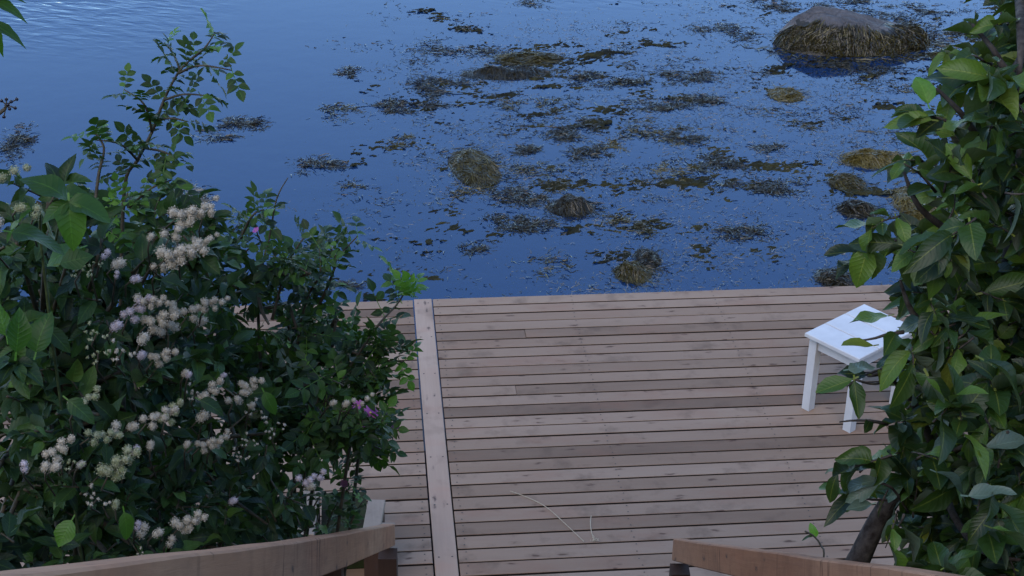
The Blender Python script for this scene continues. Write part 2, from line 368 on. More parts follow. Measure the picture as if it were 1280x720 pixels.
# ------------------------------------------------------------------ stairs and railings
RZ = .95
LE = plane(493, 655, RZ); RE = plane(842, 674, RZ)
sdir = ray(605, 642).normalized()            # down the stair slope
sh = Vector((sdir.x, sdir.y, 0)).normalized(); sside = Vector((sh.y, -sh.x, 0)); slope = -sdir.z/Vector((sdir.x, sdir.y)).length
def railing(end, side, near, label):
    e = empty('stair_railing', (end.x, end.y, 0), label, 'railing')
    A = end; B = end-sdir*near
    h, t = .097, .046
    o = sside*side*t                         # thickness lies outside the walking line
    dz = Vector((0, 0, -h))
    n = 17
    V = []; rr = random.Random(7+side)
    for i in range(n):
        f = i/(n-1); p = A.lerp(B, f) + Vector((0, 0, -.052*f*(1-f) if side < 0 else 0)) + Vector((rr.uniform(-.0015, .0015), 0, rr.uniform(-.002, .002)))
        c = .004
        V += [p+Vector((0, 0, -c)), p+sside*side*c, p+o-sside*side*c, p+o+Vector((0, 0, -c)), p+o+dz+Vector((0, 0, c)), p+o+dz-sside*side*c, p+dz+sside*side*c, p+dz+Vector((0, 0, c))]
    F = [tuple(range(8)), tuple((n-1)*8+i for i in range(7, -1, -1))]
    for i in range(n-1):
        for j in range(8): F.append((i*8+j, i*8+(j+1) % 8, (i+1)*8+(j+1) % 8, (i+1)*8+j))
    # local x runs along the rail so the grain follows it
    Rm = Matrix((sdir, sside, sdir.cross(sside)))  # rows -> world to local
    Vl = [Rm @ (p-A) for p in V]
    ob = mesh_obj('handrail', Vl, F, M['rail'], None)
    ob.parent = e; ob.location = A-Vector(e.location); ob.rotation_euler = Rm.transposed().to_euler()
    if side > 0: [p.flip() for p in ()]
    for s, top in ((.07, -h*.75), (1.6, -h*.75), (3.2, -h*.75)):
        if s > near: continue
        p = A-sdir*s+sside*side*(t+.036) if s > 1 else A-sdir*s+sside*side*(t*.5)
        zt = p.z-h*(.75 if s > 1 else 1.0)+(.0 if s > 1 else -.004)-(.03 if s < 1 else 0)
        zb = ground_z(p.x, p.y)-.1 if s > 1 else 0.0
        b = MB(); cc = Vector((p.x, p.y, (zt+zb)/2)); ang = math.atan2(-sh.x, sh.y)
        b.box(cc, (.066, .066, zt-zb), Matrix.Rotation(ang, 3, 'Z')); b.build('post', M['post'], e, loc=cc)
    if side < 0:
        p = A+sdir*.014+o*.5+Vector((0, 0, -h*.42)); b = MB()
        b.box(p, (.046, .018, .080), Matrix.Rotation(math.atan2(-sh.x, sh.y), 3, 'Z')); b.build('end_block', M['grey_timber'], e, loc=p)
    return e
railing(LE, -1, 5.3, 'brown timber stair handrail running in from the lower left corner')
railing(RE, 1, 5.3, 'brown timber stair handrail at the bottom right below the leafy tree')
st = empty('wooden_stairs', ((LE.x+RE.x)/2, LE.y, 0), 'wooden stairs leading down to the deck between the handrails', 'stairs')
mid = (LE+RE)/2; wid = (RE-LE).dot(sside); ang = math.atan2(-sh.x, sh.y); RM = Matrix.Rotation(ang, 3, 'Z')
for i in range(1, 18):
    z = i*.17; p = mid-sh*(z/slope-.12); p = Vector((p.x, p.y, z-.02))
    b = MB(); b.box(p, (wid-.06, .26, .036), RM, .003); b.build('tread', M['step'], st, loc=p)
for s in (-1, 1):
    A = mid+sside*s*(wid/2-.02); A = Vector((A.x, A.y, 0)); B = A-sh*4.6+Vector((0, 0, 4.6*slope))
    V = []
    for p in (A, B):
        for q in (-.02, .02):
            V += [p+sside*q+Vector((0, 0, -.22)), p+sside*q+Vector((0, 0, -.02))]
    F = [(0, 1, 3, 2), (4, 6, 7, 5), (0, 4, 5, 1), (2, 3, 7, 6), (1, 5, 7, 3), (0, 2, 6, 4)]
    mesh_obj('stringer', V, F, M['step'], st, loc=tuple(A))

# planter behind the left handrail
pc = plane(430, 690, .22)
pl = empty('wooden_planter', (pc.x, pc.y, 0), 'low wooden planter with pale grey rims, half hidden behind the left handrail', 'planter')
def beam(px, py0, py1, z, wd, h):
    a = plane(px[0], py0, z); c = plane(px[1], py1, z); d = (a-c); L = d.length; d.normalize(); R = Matrix.Rotation(math.atan2(-d.x, d.y), 3, 'Z')
    m_ = (a+c)/2; b = MB(); p = Vector((m_.x, m_.y, z-.012)); b.box(p, (wd, L, .024), R, .003); b.build('rim_board', M['grey_timber'], pl, loc=p)
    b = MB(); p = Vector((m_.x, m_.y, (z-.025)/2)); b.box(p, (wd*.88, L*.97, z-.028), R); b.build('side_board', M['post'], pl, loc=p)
beam((471, 463), 624, 668, .32, .075, .3); beam((388, 380), 610, 668, .32, .085, .3)
a = plane(430, 640, .2); b = MB(); p = Vector((a.x, a.y, .1)); b.box(p, (.2, .3, .2)); b.build('soil_fill', M['soil'], pl, loc=p)

# ------------------------------------------------------------------ white stool
HZ = .455
q0, qf, qb = plane(1005.7, 416, HZ), plane(1071.7, 450, HZ), plane(1080.7, 379.3, HZ)
ex = (qb-q0); A_len = ex.length; ex.normalize()                 # long side, left corner to back corner
ey = Vector((ex.y, -ex.x, 0)); ey = ey if ey.dot(qf-q0) > 0 else -ey
B_len = (qf-q0).dot(ey)
SR = Matrix((ex, -ey if ex.cross(ey).z < 0 else ey, Vector((0, 0, 1)))).transposed()
stool_c = q0+ex*A_len/2+ey*B_len/2
stool = empty('white_stool', (stool_c.x, stool_c.y, 0), 'white painted wooden stool with a slatted top on the deck', 'stool')
def sb(name, u, v, z, su, sv, sz, ch=.002):
    p = Vector((stool_c.x, stool_c.y, 0))+ex*u+ey*v+Vector((0, 0, z)); b = MB(); b.box(p, (su, sv, sz), SR, ch); return b.build(name, M['white'], stool, loc=p)
for i in range(3):
    wd = A_len/3; sb('slat', -A_len/2+wd*(i+.5), 0, HZ-.0105, wd-.006, B_len, .021, .0035)
lu, lv = A_len/2-.052, B_len/2-.038
for s in (-1, 1):
    for t in (-1, 1): sb('leg', s*lu, t*lv, (HZ-.022)/2, .046, .046, HZ-.022)
    sb('apron', 0, s*(lv+.0), HZ-.022-.034, 2*lu-.047, .022, .066)
    sb('apron', s*lu, 0, HZ-.0221-.034, .022, 2*lv-.047, .066)

# ------------------------------------------------------------------ straws on the deck
b = MB(); P = [plane(x, y, .006) for x, y in ((638, 614), (660, 622), (683, 634), (708, 656), (730, 677))]
b.tube(spline(P, 4), .0020, 5); tag(b.build('dry_straw', M['straw'], loc=tuple(P[0])), 'long dry grass straw lying across the deck planks', 'straw')
b = MB(); P = [plane(739, 645, .018), plane(738, 652, .014), plane(739, 663, .007), plane(743, 677, .006)]
b.tube(spline(P, 5), .0019, 5)
for k in range(14):
    c0 = plane(743+rng.uniform(-5, 5), 674+rng.uniform(-3, 3), .006); b.tube([c0, c0+Vector((rng.uniform(-.012, .012), rng.uniform(-.012, .012), rng.uniform(0, .012)))], .0014, 4)
tag(b.build('dry_sprig', M['straw'], loc=tuple(P[0])), 'short curled dry sprig with a seed head beside the long straw', 'straw')

# ------------------------------------------------------------------ seaweed and rocks in the shallows
def ribbons(strands):
    """strands: list of (n x 3 points, width, twist); all with the same n -> one mesh of thin strips"""
    P = np.array([s[0] for s in strands]); Wd = np.array([s[1] for s in strands]); tw = np.array([s[2] for s in strands])
    S, n, _ = P.shape
    T = np.gradient(P, axis=1); T /= np.linalg.norm(T, axis=2, keepdims=True)+1e-9
    side = np.stack([-T[..., 1], T[..., 0], np.zeros_like(T[..., 0])], -1); side /= np.linalg.norm(side, axis=2, keepdims=True)+1e-9
    up = np.cross(side, T); side = side*np.cos(tw)[:, None, None]+up*np.sin(tw)[:, None, None]
    prof = np.array([.7, 1, 1, .8, .35]) if n == 5 else np.linspace(1, .5, n)
    off = side*(Wd[:, None, None]*prof[None, :, None])*.5
    Vv = np.stack([P-off, P+off], 2).reshape(-1, 3)                     # S, n, 2
    base = (np.arange(S)*n*2)[:, None]; k = np.arange(n-1)[None, :]*2
    F = np.stack([base+k, base+k+1, base+k+3, base+k+2], -1).reshape(-1, 4)
    return Vv, F
nr = np.random.default_rng(4)
def strand(start, ang, L, w_, lift=0.0, sink=0.0, n=5, wob=.5):
    a = ang; p = np.array(start, float); out = [p.copy()]
    for i in range(n-1):
        a += nr.normal(0, wob); p = p+np.array([math.cos(a), math.sin(a), 0])*L/(n-1)
        p[2] += nr.normal(0, lift)-sink/(n-1); out.append(p.copy())
    return np.array(out), w_, nr.normal(0, .5)
def patch(name, px, py, wpx, hpx, n, mat, label, ang=.3, L=.16, w_=.010, depth=(-.03, .006), cat='seaweed', group='floating seaweed clumps', spread=.7, twig=.45):
    c = plane(px, py, WZ); ax = abs(plane(px+wpx/2, py, WZ).x-c.x); ay = abs(plane(px, py-hpx/2, WZ).y-c.y)
    S = []
    lob = [(nr.normal(0, .52), nr.normal(0, .5), nr.uniform(.1, .5)) for _ in range(12)]
    for i in range(n):
        l = lob[int(12*nr.random()**1.6)]; u = l[0]+nr.normal(0, l[2]*.75); v = l[1]+nr.normal(0, l[2]*.6)
        z = WZ+nr.uniform(*depth)*(1 if abs(u)+abs(v) < 1 else .5)
        S.append(strand((c.x+u*ax, c.y+v*ay, z), ang+nr.normal(0, spread)+(math.pi if nr.random() < .3 else 0), L*nr.uniform(.4, 1.3), w_*nr.uniform(.5, 1.5), 0.004, 0, 4, twig))
    Vv, F = ribbons(S); o = mesh_obj(name, Vv, F, mat, loc=(c.x, c.y, WZ)); return tag(o, label, cat, group)
def mound(px, py, wpx, hpx, h, n, mat, label, comb=-.6, name='seaweed_mound', skew=0.0):
    """rock under the surface with wrack combed over it"""
    c = plane(px, py, WZ); ax = abs(plane(px+wpx/2, py, WZ).x-c.x); ay = max(.15, (plane(px, py-hpx/2, WZ)-c).length*.78)
    e = empty(name, (c.x, c.y, WZ), label, 'seaweed', 'weed covered mounds')
    sd_ = nr.uniform(0, 50)
    def hz(u, v):
        r2 = u*u+v*v; k = max(0, 1-r2)
        k = max(0, 1-r2**1.5); return (h*.5+.12)*k**.5*(1+.30*mnoise.noise(Vector((u*1.9+sd_, v*1.9, 0))))-.12
    R_, A_ = 9, 26; V = [(c.x, c.y, WZ+hz(0, 0))]; F = []
    for i in range(1, R_+1):
        for j in range(A_):
            a = 2*math.pi*j/A_; r = i/R_*1.02; wob = 1+.32*mnoise.noise(Vector((math.cos(a)*1.3+sd_, math.sin(a)*1.3, 5)))
            u, v = r*math.cos(a)*wob, r*math.sin(a)*wob; V.append((c.x+u*ax+v*ay*skew, c.y+v*ay, WZ+hz(u, v)))
    F += [(0, 1+j, 1+(j+1) % A_) for j in range(A_)]
    for i in range(R_-1):
        for j in range(A_): a = 1+i*A_+j; b_ = 1+i*A_+(j+1) % A_; F.append((a, a+A_, b_+A_, b_))
    mesh_obj('rock', V, F, M['wetrock'], e, smooth=True, loc=(c.x, c.y, WZ))
    S = []
    for i in range(int(n*2.4)):
        r = math.sqrt(nr.random())*.97; a = nr.uniform(0, 6.283); u, v = r*math.cos(a), r*math.sin(a)
        L = nr.uniform(.10, .26)/max(ax, .2); dirn = comb+nr.normal(0, .55); pts = []
        for k in range(5):
            z = max(hz(u, v), -.012)+.012+nr.uniform(0, .012) if u*u+v*v < 1 else -.012+nr.uniform(0, .012)
            pts.append((c.x+u*ax+v*ay*skew, c.y+v*ay, WZ+z))
            o_ = np.array([u, v])*.35+np.array([math.cos(dirn), math.sin(dirn)]); o_ /= np.linalg.norm(o_)
            u += o_[0]*L/4*min(1, .25/ax+.3); v += o_[1]*L/4*ax/ay*min(1, .25/ax+.3); dirn += nr.normal(0, .22)
        S.append((np.array(pts), nr.uniform(.003, .007), nr.normal(0, .5)))
    for i in range(int(n*.9)):      # fronds that float out round the foot
        a = nr.uniform(0, 6.283); r = nr.uniform(.75, 1.25)
        S.append(strand((c.x+r*math.cos(a)*ax+r*math.sin(a)*ay*skew, c.y+r*math.sin(a)*ay, WZ+nr.uniform(-.03, .008)), comb*.5+nr.normal(0, .8), nr.uniform(.05, .16), nr.uniform(.003, .007), .003, 0, 5, .4))
    Vv, F = ribbons(S); tag(mesh_obj('seaweed', Vv, F, mat, e, loc=(c.x, c.y, WZ)), kind='stuff')
    return e
# the big boulder
bc = plane(1064, 53, WZ); BAX = abs(plane(1161, 53, WZ).x-bc.x)*1.0; BAY = .42
def bh(u, v):
    p = float(np.interp(u, [-1.04, -.93, -.72, -.5, -.38, 0, .35, .66, .86, .97, 1.04], [.0, .11, .24, .33, .345, .305, .24, .165, .115, .05, .0]))+.08
    vm = math.sqrt(max(1e-4, 1-min(1, abs(u))**3)); k = max(0.0, 1-abs(v/vm)**2.3)
    n_ = mnoise.noise(Vector((u*2.2+7, v*2.2, .4)))*.05+mnoise.noise(Vector((u*6, v*6, 2)))*.018
    return (p+n_+.04*max(0, .3-abs(v-.1)))*k**.62-.10
boulder = empty('boulder', (bc.x, bc.y, WZ), 'large grey boulder with brown seaweed skirt standing in the water', 'rock')
NU, NV = 44, 30; V = []; F = []; mi = []
for j in range(NV+1):
    for i in range(NU+1):
        u = -1.04+2.08*i/NU; v = -1.04+2.08*j/NV
        v = v*math.sqrt(max(.02, 1-min(1, abs(u)/1.04)**3))
        V.append((bc.x+u*BAX, bc.y+v*BAY, WZ+bh(u, v)))
for j in range(NV):
    for i in range(NU):
        a = j*(NU+1)+i; F.append((a, a+1, a+NU+2, a+NU+1)); z = sum(V[q][2] for q in F[-1])/4-WZ; u = (V[a][0]-bc.x)/BAX; v = (V[a][1]-bc.y)/BAY
        mi.append(1 if (z < .20-.06*u and v < .25 and u > -.8) or z < .05 else 0)
mesh_obj('rock', V, F, [M['boulder'], M['wetrock']], boulder, smooth=True, loc=(bc.x, bc.y, WZ), midx=mi)
S = []
while len(S) < 3600:
    a = nr.uniform(-2.95, .35); top = .60+.15*math.sin(a*5)+nr.normal(0, .06); r0 = nr.uniform(top, 1.0)
    if a < -2.6: r0 = max(r0, .8)
    u, v = r0*math.cos(a), r0*math.sin(a); pts = []; da = nr.normal(0, .05)
    if bh(u, v) > .235-.085*u: continue
    for k in range(5):
        r = r0+(1.03-r0)*k/4*nr.uniform(.6, 1); aa = a+da*k; u, v = r*math.cos(aa), r*math.sin(aa)
        pts.append((bc.x+u*BAX, bc.y+v*BAY, WZ+max(bh(u, v), -.02)+.012+nr.uniform(0, .02)))
    S.append((np.array(pts), nr.uniform(.005, .011), nr.normal(0, .6)))
for i in range(1500):
    a = nr.uniform(-3.0, .2); r = 1.0+abs(nr.normal(0, .16))
    S.append(strand((bc.x+r*math.cos(a)*BAX, bc.y+r*math.sin(a)*BAY*1.1, WZ+nr.uniform(-.04, .008)), a*.3-1.0+nr.normal(0, .9), nr.uniform(.06, .2), nr.uniform(.006, .014), .004, 0, 5, .4))
Vv, F = ribbons(S[::2]); tag(mesh_obj('seaweed_skirt', Vv, F, M['weed'], boulder, loc=(bc.x, bc.y, WZ)), kind='stuff')
Vv, F = ribbons(S[1::2]); tag(mesh_obj('seaweed_skirt', Vv, F, M['weeddark'], boulder, loc=(bc.x, bc.y, WZ)), kind='stuff')

mound(592, 210, 58, 62, .10, 900, M['weed'], 'tall olive seaweed mound combed downwards, left of the small dark mounds', -1.1, skew=-.1)
mound(713, 259, 58, 22, .10, 600, M['weeddark'], 'small dark domed seaweed mound in the middle of the weed field', -1.3)
mound(790, 341, 46, 22, .09, 500, M['weed'], 'small olive seaweed tuft nearest the deck edge', -1.0)
mound(808, 324, 34, 16, .03, 250, M['weeddark'], 'flat dark weed tail just behind the olive tuft near the deck', .4)
mound(632, 92, 112, 12, .05, 900, M['weeddark'], 'long low weed covered rock with a pale grey top, farthest from the deck', -1.4)
mound(658, 74, 90, 22, .03, 600, M['weed'], 'flat olive weed bed behind the long low rock', .1)
mound(1092, 199, 88, 26, .08, 800, M['weedyellow'], 'yellowish seaweed mound beside the tree leaves', -.5)
mound(1057, 229, 46, 15, .06, 420, M['weed'], 'small brown seaweed mound below the yellowish one', -.5)
mound(1070, 262, 52, 24, .06, 450, M['weeddark'], 'dark brown seaweed mound at the tip of the tree leaves', -.4)
mound(1148, 258, 60, 60, .12, 700, M['weedyellow'], 'yellow brown weed covered rock half hidden by the tree leaves', -.8)
mound(1042, 349, 52, 14, .05, 350, M['weeddark'], 'black weed tuft touching the far edge of the deck', .2)
mound(980, 119, 44, 22, .00, 380, M['weedyellow'], 'submerged yellow olive weed patch below the boulder', .2)

PT = [  # px, py, w, h, n, mat, ang, label
 (305, 155, 46, 20, 260, 'weeddark', .2, 'brown floating weed patch right of the tall rose shoot'),
 (268, 172, 60, 16, 90, 'weeddark', -.2, 'thin dark line of weed beside the rose shoot'),
 (418, 140, 46, 20, 300, 'weed', .3, 'isolated olive floating weed patch upper left of the field'),
 (438, 90, 30, 12, 110, 'weeddark', .2, 'tiny dark weed patch in the open blue water'),
 (398, 208, 70, 18, 220, 'weeddark', -.1, 'long dark weed streak above the bare twig'),
 (437, 233, 30, 13, 110, 'weed', .1, 'small brown weed dot under the long dark streak'),
 (500, 180, 40, 26, 240, 'weed', .3, 'brown weed patch left of the tall olive mound'),
 (491, 134, 46, 18, 240, 'weeddark', .2, 'ragged dark weed patch above the brown one'),
 (536, 131, 30, 12, 160, 'weeddark', .1, 'compact black weed patch beside the ragged one'),
 (550, 108, 60, 20, 360, 'weeddark', .1, 'dark weed raft left of the long low rock'),
 (560, 66, 90, 26, 300, 'weeddark', .3, 'loose weed raft behind the long low rock'),
 (15, 182, 40, 34, 320, 'weeddark', .7, 'dark weed patch at the left edge of the water'),
 (232, 250, 52, 36, 420, 'fleck', 1.2, 'pale grey weed patch behind the white flowers'),
 (640, 131, 30, 13, 150, 'weed', .1, 'small olive weed dot below the long low rock'),
 (690, 130, 34, 16, 200, 'weed', .2, 'olive weed dot right of the small one'),
 (770, 104, 80, 14, 320, 'weeddark', .05, 'long black weed raft in the upper middle'),
 (735, 97, 50, 12, 160, 'weeddark', .05, 'thin weed raft right of the long low rock'),
 (878, 96, 50, 14, 220, 'weeddark', .1, 'dark weed raft left of the boulder'),
 (838, 95, 30, 10, 90, 'weeddark', .1, 'little weed scrap between two dark rafts'),
 (865, 125, 70, 14, 280, 'weeddark', -.1, 'streaky weed raft in the upper right of the field'),
 (830, 133, 70, 14, 240, 'weeddark', -.2, 'thin streak of weed below the long black raft'),
 (700, 168, 44, 18, 260, 'weeddark', .1, 'round dark weed patch at the centre of the field'),
 (735, 154, 30, 10, 120, 'weeddark', 0, 'tiny black weed patch above the centre'),
 (812, 158, 80, 22, 380, 'weed', -.1, 'broad olive weed raft right of the centre'),
 (835, 172, 80, 18, 330, 'weed', -.1, 'broad blurred weed raft under the olive one'),
 (768, 180, 24, 16, 170, 'weedyellow', .3, 'small ochre weed spot in the centre'),
 (735, 190, 50, 22, 260, 'weeddark', -.4, 'tangled black weed under the ochre spot'),
 (660, 188, 34, 12, 150, 'weeddark', .1, 'grey green weed patch right of the tall mound'),
 (672, 214, 70, 14, 260, 'weed', .05, 'flat weed streak above the dark domed mound'),
 (690, 232, 60, 13, 220, 'weed', .05, 'second flat weed streak above the dark domed mound'),
 (640, 245, 60, 26, 300, 'weeddark', -.2, 'dark weed raft left of the domed mound'),
 (645, 278, 70, 30, 380, 'weeddark', -.3, 'dark weed raft below left of the domed mound'),
 (838, 216, 34, 20, 240, 'weedyellow', .4, 'ochre weed clump right of the centre'),
 (870, 208, 26, 16, 180, 'weed', .4, 'dense olive weed knot beside the ochre clump'),
 (900, 202, 40, 18, 200, 'weeddark', .1, 'blurred grey weed patch beside the olive knot'),
 (945, 236, 70, 20, 320, 'weeddark', -.2, 'dark weed raft left of the yellowish mound'),
 (960, 185, 30, 10, 100, 'weeddark', .1, 'thin weed scrap under the yellow olive patch'),
 (775, 275, 50, 20, 240, 'weed', .2, 'olive weed raft right of the domed mound'),
 (806, 286, 40, 24, 260, 'weed', .4, 'olive weed clump above the tuft near the deck'),
 (580, 238, 60, 22, 200, 'weed', .4, 'weed fringe under the tall olive mound'),
 (915, 40, 50, 26, 300, 'weeddark', .2, 'dark weed raft upper left of the boulder'),
 (965, 8, 60, 14, 260, 'weeddark', .1, 'dark weed raft at the top edge left of the boulder'),
 (1090, 16, 110, 26, 460, 'weeddark', .1, 'wide weed raft behind the boulder'),
 (1185, 42, 70, 14, 260, 'weeddark', .2, 'dark weed raft right of the boulder'),
 (1172, 18, 60, 10, 120, 'weeddark', .1, 'thin weed streak at the top right'),
 (1080, 3, 40, 8, 90, 'weeddark', .1, 'weed scrap at the top edge above the boulder'),
 (655, 4, 40, 8, 60, 'weeddark', .1, 'weed scrap at the top edge of the water'),
 (580, 37, 26, 8, 40, 'weeddark', .1, 'tiny weed scrap in the rippled water'),
 (1150, 112, 60, 14, 180, 'weed', .1, 'faint olive weed patch right below the boulder'),
 (1010, 160, 50, 14, 120, 'weed', .1, 'faint weed patch above the yellowish mound'),
 (595, 310, 30, 14, 70, 'weeddark', .6, 'small dark weed scrap above the divider board'),
 (680, 330, 60, 20, 160, 'weed', .1, 'faint olive weed patch off the deck edge'),
 (930, 290, 70, 24, 240, 'weeddark', -.2, 'faint weed raft off the deck left of the stool'),
 (860, 175, 50, 14, 160, 'weeddark', 0, 'dim weed streak right of the broad raft'),
 (1058, 88, 170, 22, 700, 'weeddark', 0, 'sunken weed fringe added to darken the reflection right in front of the boulder'),  # dark weed added here for the shade in the boulder reflection
 (430, 357, 30, 8, 60, 'weeddark', .1, 'tiny weed scrap at the deck edge behind the rose leaves'),
]
for px, py, w_, h_, n, mt, an, lb in PT:
    sub = mt in ('weed', 'weedyellow')
    patch('seaweed_clump', px, py, w_, h_, int(n*4.2), M[mt], lb, an, L=.07, w_=.0085, depth=(-.05, .006) if sub else (-.02, .010), spread=.9)
# soft beds of weed lying just under the surface, in streaks
GX, GY = 460, 560; x0_, x1_, y0_, y1_ = -3.0, 9.0, 7.9, 20.5
idx = {}; V = []; F = []; keep = np.zeros((GX, GY), bool)
for i in range(GX):
    for j in range(GY):
        x = x0_+(x1_-x0_)*(i+.5)/GX; y = y0_+(y1_-y0_)*(j+.5)/GY; px, py, d = proj((x, y, WZ))
        if not (200 < px < 1600 and -40 < py < 390): continue
        q = min(1, max(0, (px-430)/260))*min(1, max(0, (py+20)/90))*(1 if py < 280 else max(.35, 1-(py-280)/110))
        nz = .75*mnoise.noise(Vector((x*.8+5, y*1.25, .3)))+.55*mnoise.noise(Vector((x*2.3, y*4.2, 7.7)))+.35*mnoise.noise(Vector((x*6, y*11, 3.3)))+.25*mnoise.noise(Vector((x*17, y*24, 1.3)))
        keep[i, j] = nz > .47-.37*q+(1.5 if q < .03 else 0)
def gv(i, j):
    if (i, j) not in idx:
        x = x0_+(x1_-x0_)*(i+nr.uniform(-.4, .4))/GX; y = y0_+(y1_-y0_)*(j+nr.uniform(-.4, .4))/GY; idx[(i, j)] = len(V); V.append((x, y, WZ-.0035+.020*mnoise.noise(Vector((x*2.2, y*4, 0)))+.012*mnoise.noise(Vector((x*11, y*16, 0)))+nr.uniform(-.009, .009)))
    return idx[(i, j)]
for i in range(GX):
    for j in range(GY):
        if keep[i, j]: F.append((gv(i, j), gv(i+1, j), gv(i+1, j+1), gv(i, j+1)))
def bed_mat():
    m = N('weed_bed'); v = m.coords((1, 2.2, 1), rnd=False); a = m.noise(v, 2.2, 4, .6); b = m.noise(v, 22, 4, .7)
    c = m.mix(m.ramp(b, [(.35, (0, 0, 0)), (.65, (1, 1, 1))]), m.ramp(a, [(.35, (.008, .009, .006)), (.55, (.022, .020, .007)), (.7, (.06, .048, .012))]), m.ramp(a, [(.35, (.020, .019, .010)), (.55, (.04, .037, .013)), (.7, (.08, .068, .020))]))
    m.l(c, m.b.inputs['Base Color']); m.b.inputs['Roughness'].default_value = .8; m.b.inputs['Specular IOR Level'].default_value = .1; m.l(m.bump(b, .8, .02), m.b.inputs['Normal']); return m.m
tag(mesh_obj('weed_bed', V, F, bed_mat()), 'dim olive brown weed bed lying just under the surface', 'seaweed', kind='stuff')
# uncountable fine flecks of weed between the clumps
S = []
tries = 0
def inside(px, py, poly):
    c = False; j = len(poly)-1
    for i in range(len(poly)):
        xi, yi = poly[i]; xj, yj = poly[j]
        if (yi > py) != (yj > py) and px < (xj-xi)*(py-yi)/(yj-yi)+xi: c = not c
        j = i
    return c
W0 = plane(330, 372, WZ); xmin, xmax, ymin, ymax = -2.2, 8.5, 7.7, 19.5
while len(S) < 40000 and tries < 900000:
    tries += 1
    x = nr.uniform(xmin, xmax); y = nr.uniform(ymin, ymax)
    px, py, d = proj((x, y, WZ))
    if not (-30 < px < 1600 and -30 < py < 400): continue
    # thick by the shore and to the right, thinning out towards the open water on the left
    dens = (px-420)/220 + (py-130)/220
    dens = min(1, max(0, dens))*min(1, max(0, (py+15)/90))
    if px < 700: dens *= min(1, max(.0, (px-330)/300))
    dens = max(dens, .9*math.exp(-((px-1075)/110)**2-((py-98)/20)**2))
    nz = mnoise.noise(Vector((x*.9, y*.9, 1.7)))*.9+mnoise.noise(Vector((x*3.1, y*3.1, 4.2)))*.8
    dens *= min(1.3, max(.02, .42+nz))
    if nr.random() > dens: continue
    S.append((x, y))
def scatter(xy, ang, spread, Lr, wr, zr, n=4, wob=.55):
    xy = np.array(xy); m_ = len(xy); P = np.zeros((m_, n, 3)); P[:, 0, :2] = xy; P[:, 0, 2] = WZ+nr.uniform(*zr, m_); a = ang+nr.normal(0, spread, m_); L = nr.uniform(*Lr, m_)/(n-1)
    for i in range(1, n):
        a = a+nr.normal(0, wob, m_); P[:, i, 0] = P[:, i-1, 0]+np.cos(a)*L; P[:, i, 1] = P[:, i-1, 1]+np.sin(a)*L; P[:, i, 2] = P[:, i-1, 2]+nr.normal(0, .004, m_)
    return list(zip(P, nr.uniform(*wr, m_), nr.normal(0, .5, m_)))
S2 = []; tries = 0
while len(S2) < 40000 and tries < 1100000:
    tries += 1; x = nr.uniform(-3.5, 8.5); y = nr.uniform(7.7, 20); px, py, d = proj((x, y, WZ))
    if not (-30 < px < 1600 and -30 < py < 400): continue
    dens = min(1, max(0, (px-380)/240))*min(1, max(0, (py+10)/80))*(1 if py < 290 else .45)
    nz = mnoise.noise(Vector((x*1.1+3, y*2.0, 9.7)))+.6*mnoise.noise(Vector((x*3.5, y*6, 2.2)))+.35*mnoise.noise(Vector((x*9, y*14, 2.2)))
    if nr.random() > dens*min(1, max(0, (nz-.12)*2.2)): continue
    S2.append((x, y))
S3 = scatter(S2[22000:], -.05, .45, (.07, .24), (.008, .022), (-.07, -.008)); S2 = scatter(S2[:22000], -.1, .9, (.02, .08), (.005, .011), (-.02, .007))
Vv, F = ribbons(S3); tag(mesh_obj('submerged_weed', Vv, F, M['weed']), 'olive weed trailing just under the surface', 'seaweed', kind='stuff')
Vv, F = ribbons(S2); tag(mesh_obj('drifting_wrack', Vv, F, M['weeddark']), 'dark shreds of wrack strewn in streaks between the clumps', 'seaweed', kind='stuff')
S = scatter(S, -.15, .9, (.012, .06), (.0025, .006), (-.012, .007))
Vv, F = ribbons(S); tag(mesh_obj('floating_weed', Vv, F, M['fleck']), 'fine scattered flecks of weed drifting on the calm water', 'seaweed', kind='stuff')

# ------------------------------------------------------------------ foliage
def leaf_tpl(L, W, prof, fold=.12, curl=.25, n=6, serr=0.0, twist=0.0, wave=0.0, ph=0.0, xoff=0, yoff=0, rot=0.0):
    V, U = [], []
    for i in range(n+1):
        t = i/n; wv = prof(t)*W/2*(1+(serr if i % 2 else -serr)*(0 < i < n))
        y = L*t; z = -curl*L*t*t+.08*L*t; tw = twist*t
        for s in (-1, 0, 1):
            x = s*wv; zz = z+abs(s)*fold*wv*2+s*s*wave*wv*math.sin(t*8+ph+s*1.3); x2 = x*math.cos(tw)-(zz-z)*math.sin(tw); z2 = z+x*math.sin(tw)+(zz-z)*math.cos(tw)
            xr = x2*math.cos(rot)+y*math.sin(rot); yr = -x2*math.sin(rot)+y*math.cos(rot)
            V.append((xr+xoff, yr+yoff, z2)); U.append((s, t))
    F = []
    for i in range(n):
        for k in (0, 1): a = i*3+k; F.append((a, a+1, a+4, a+3))
    return np.array(V), np.array(F), np.array(U)
ovate = lambda t: (math.sin(math.pi*min(1, t**.8))**.8)*1.0+.02
obov = lambda t: (math.sin(math.pi*min(1, t**1.25))**.75)+.03
lance = lambda t: math.sin(math.pi*t**.7)**1.1+.02
def join(parts):
    V, F, U, b = [], [], [], 0
    for v, f, u in parts: V.append(v); F.append(f+b); U.append(u); b += len(v)
    return np.vstack(V), np.vstack(F), np.vstack(U)
def petiole(L, w_=.025):
    v = np.array([(-w_, -L, .02), (w_, -L, .02), (w_, 0, 0), (-w_, 0, 0)]); return v, np.array([(0, 1, 2, 3)]), np.array([(0, 0)]*4)
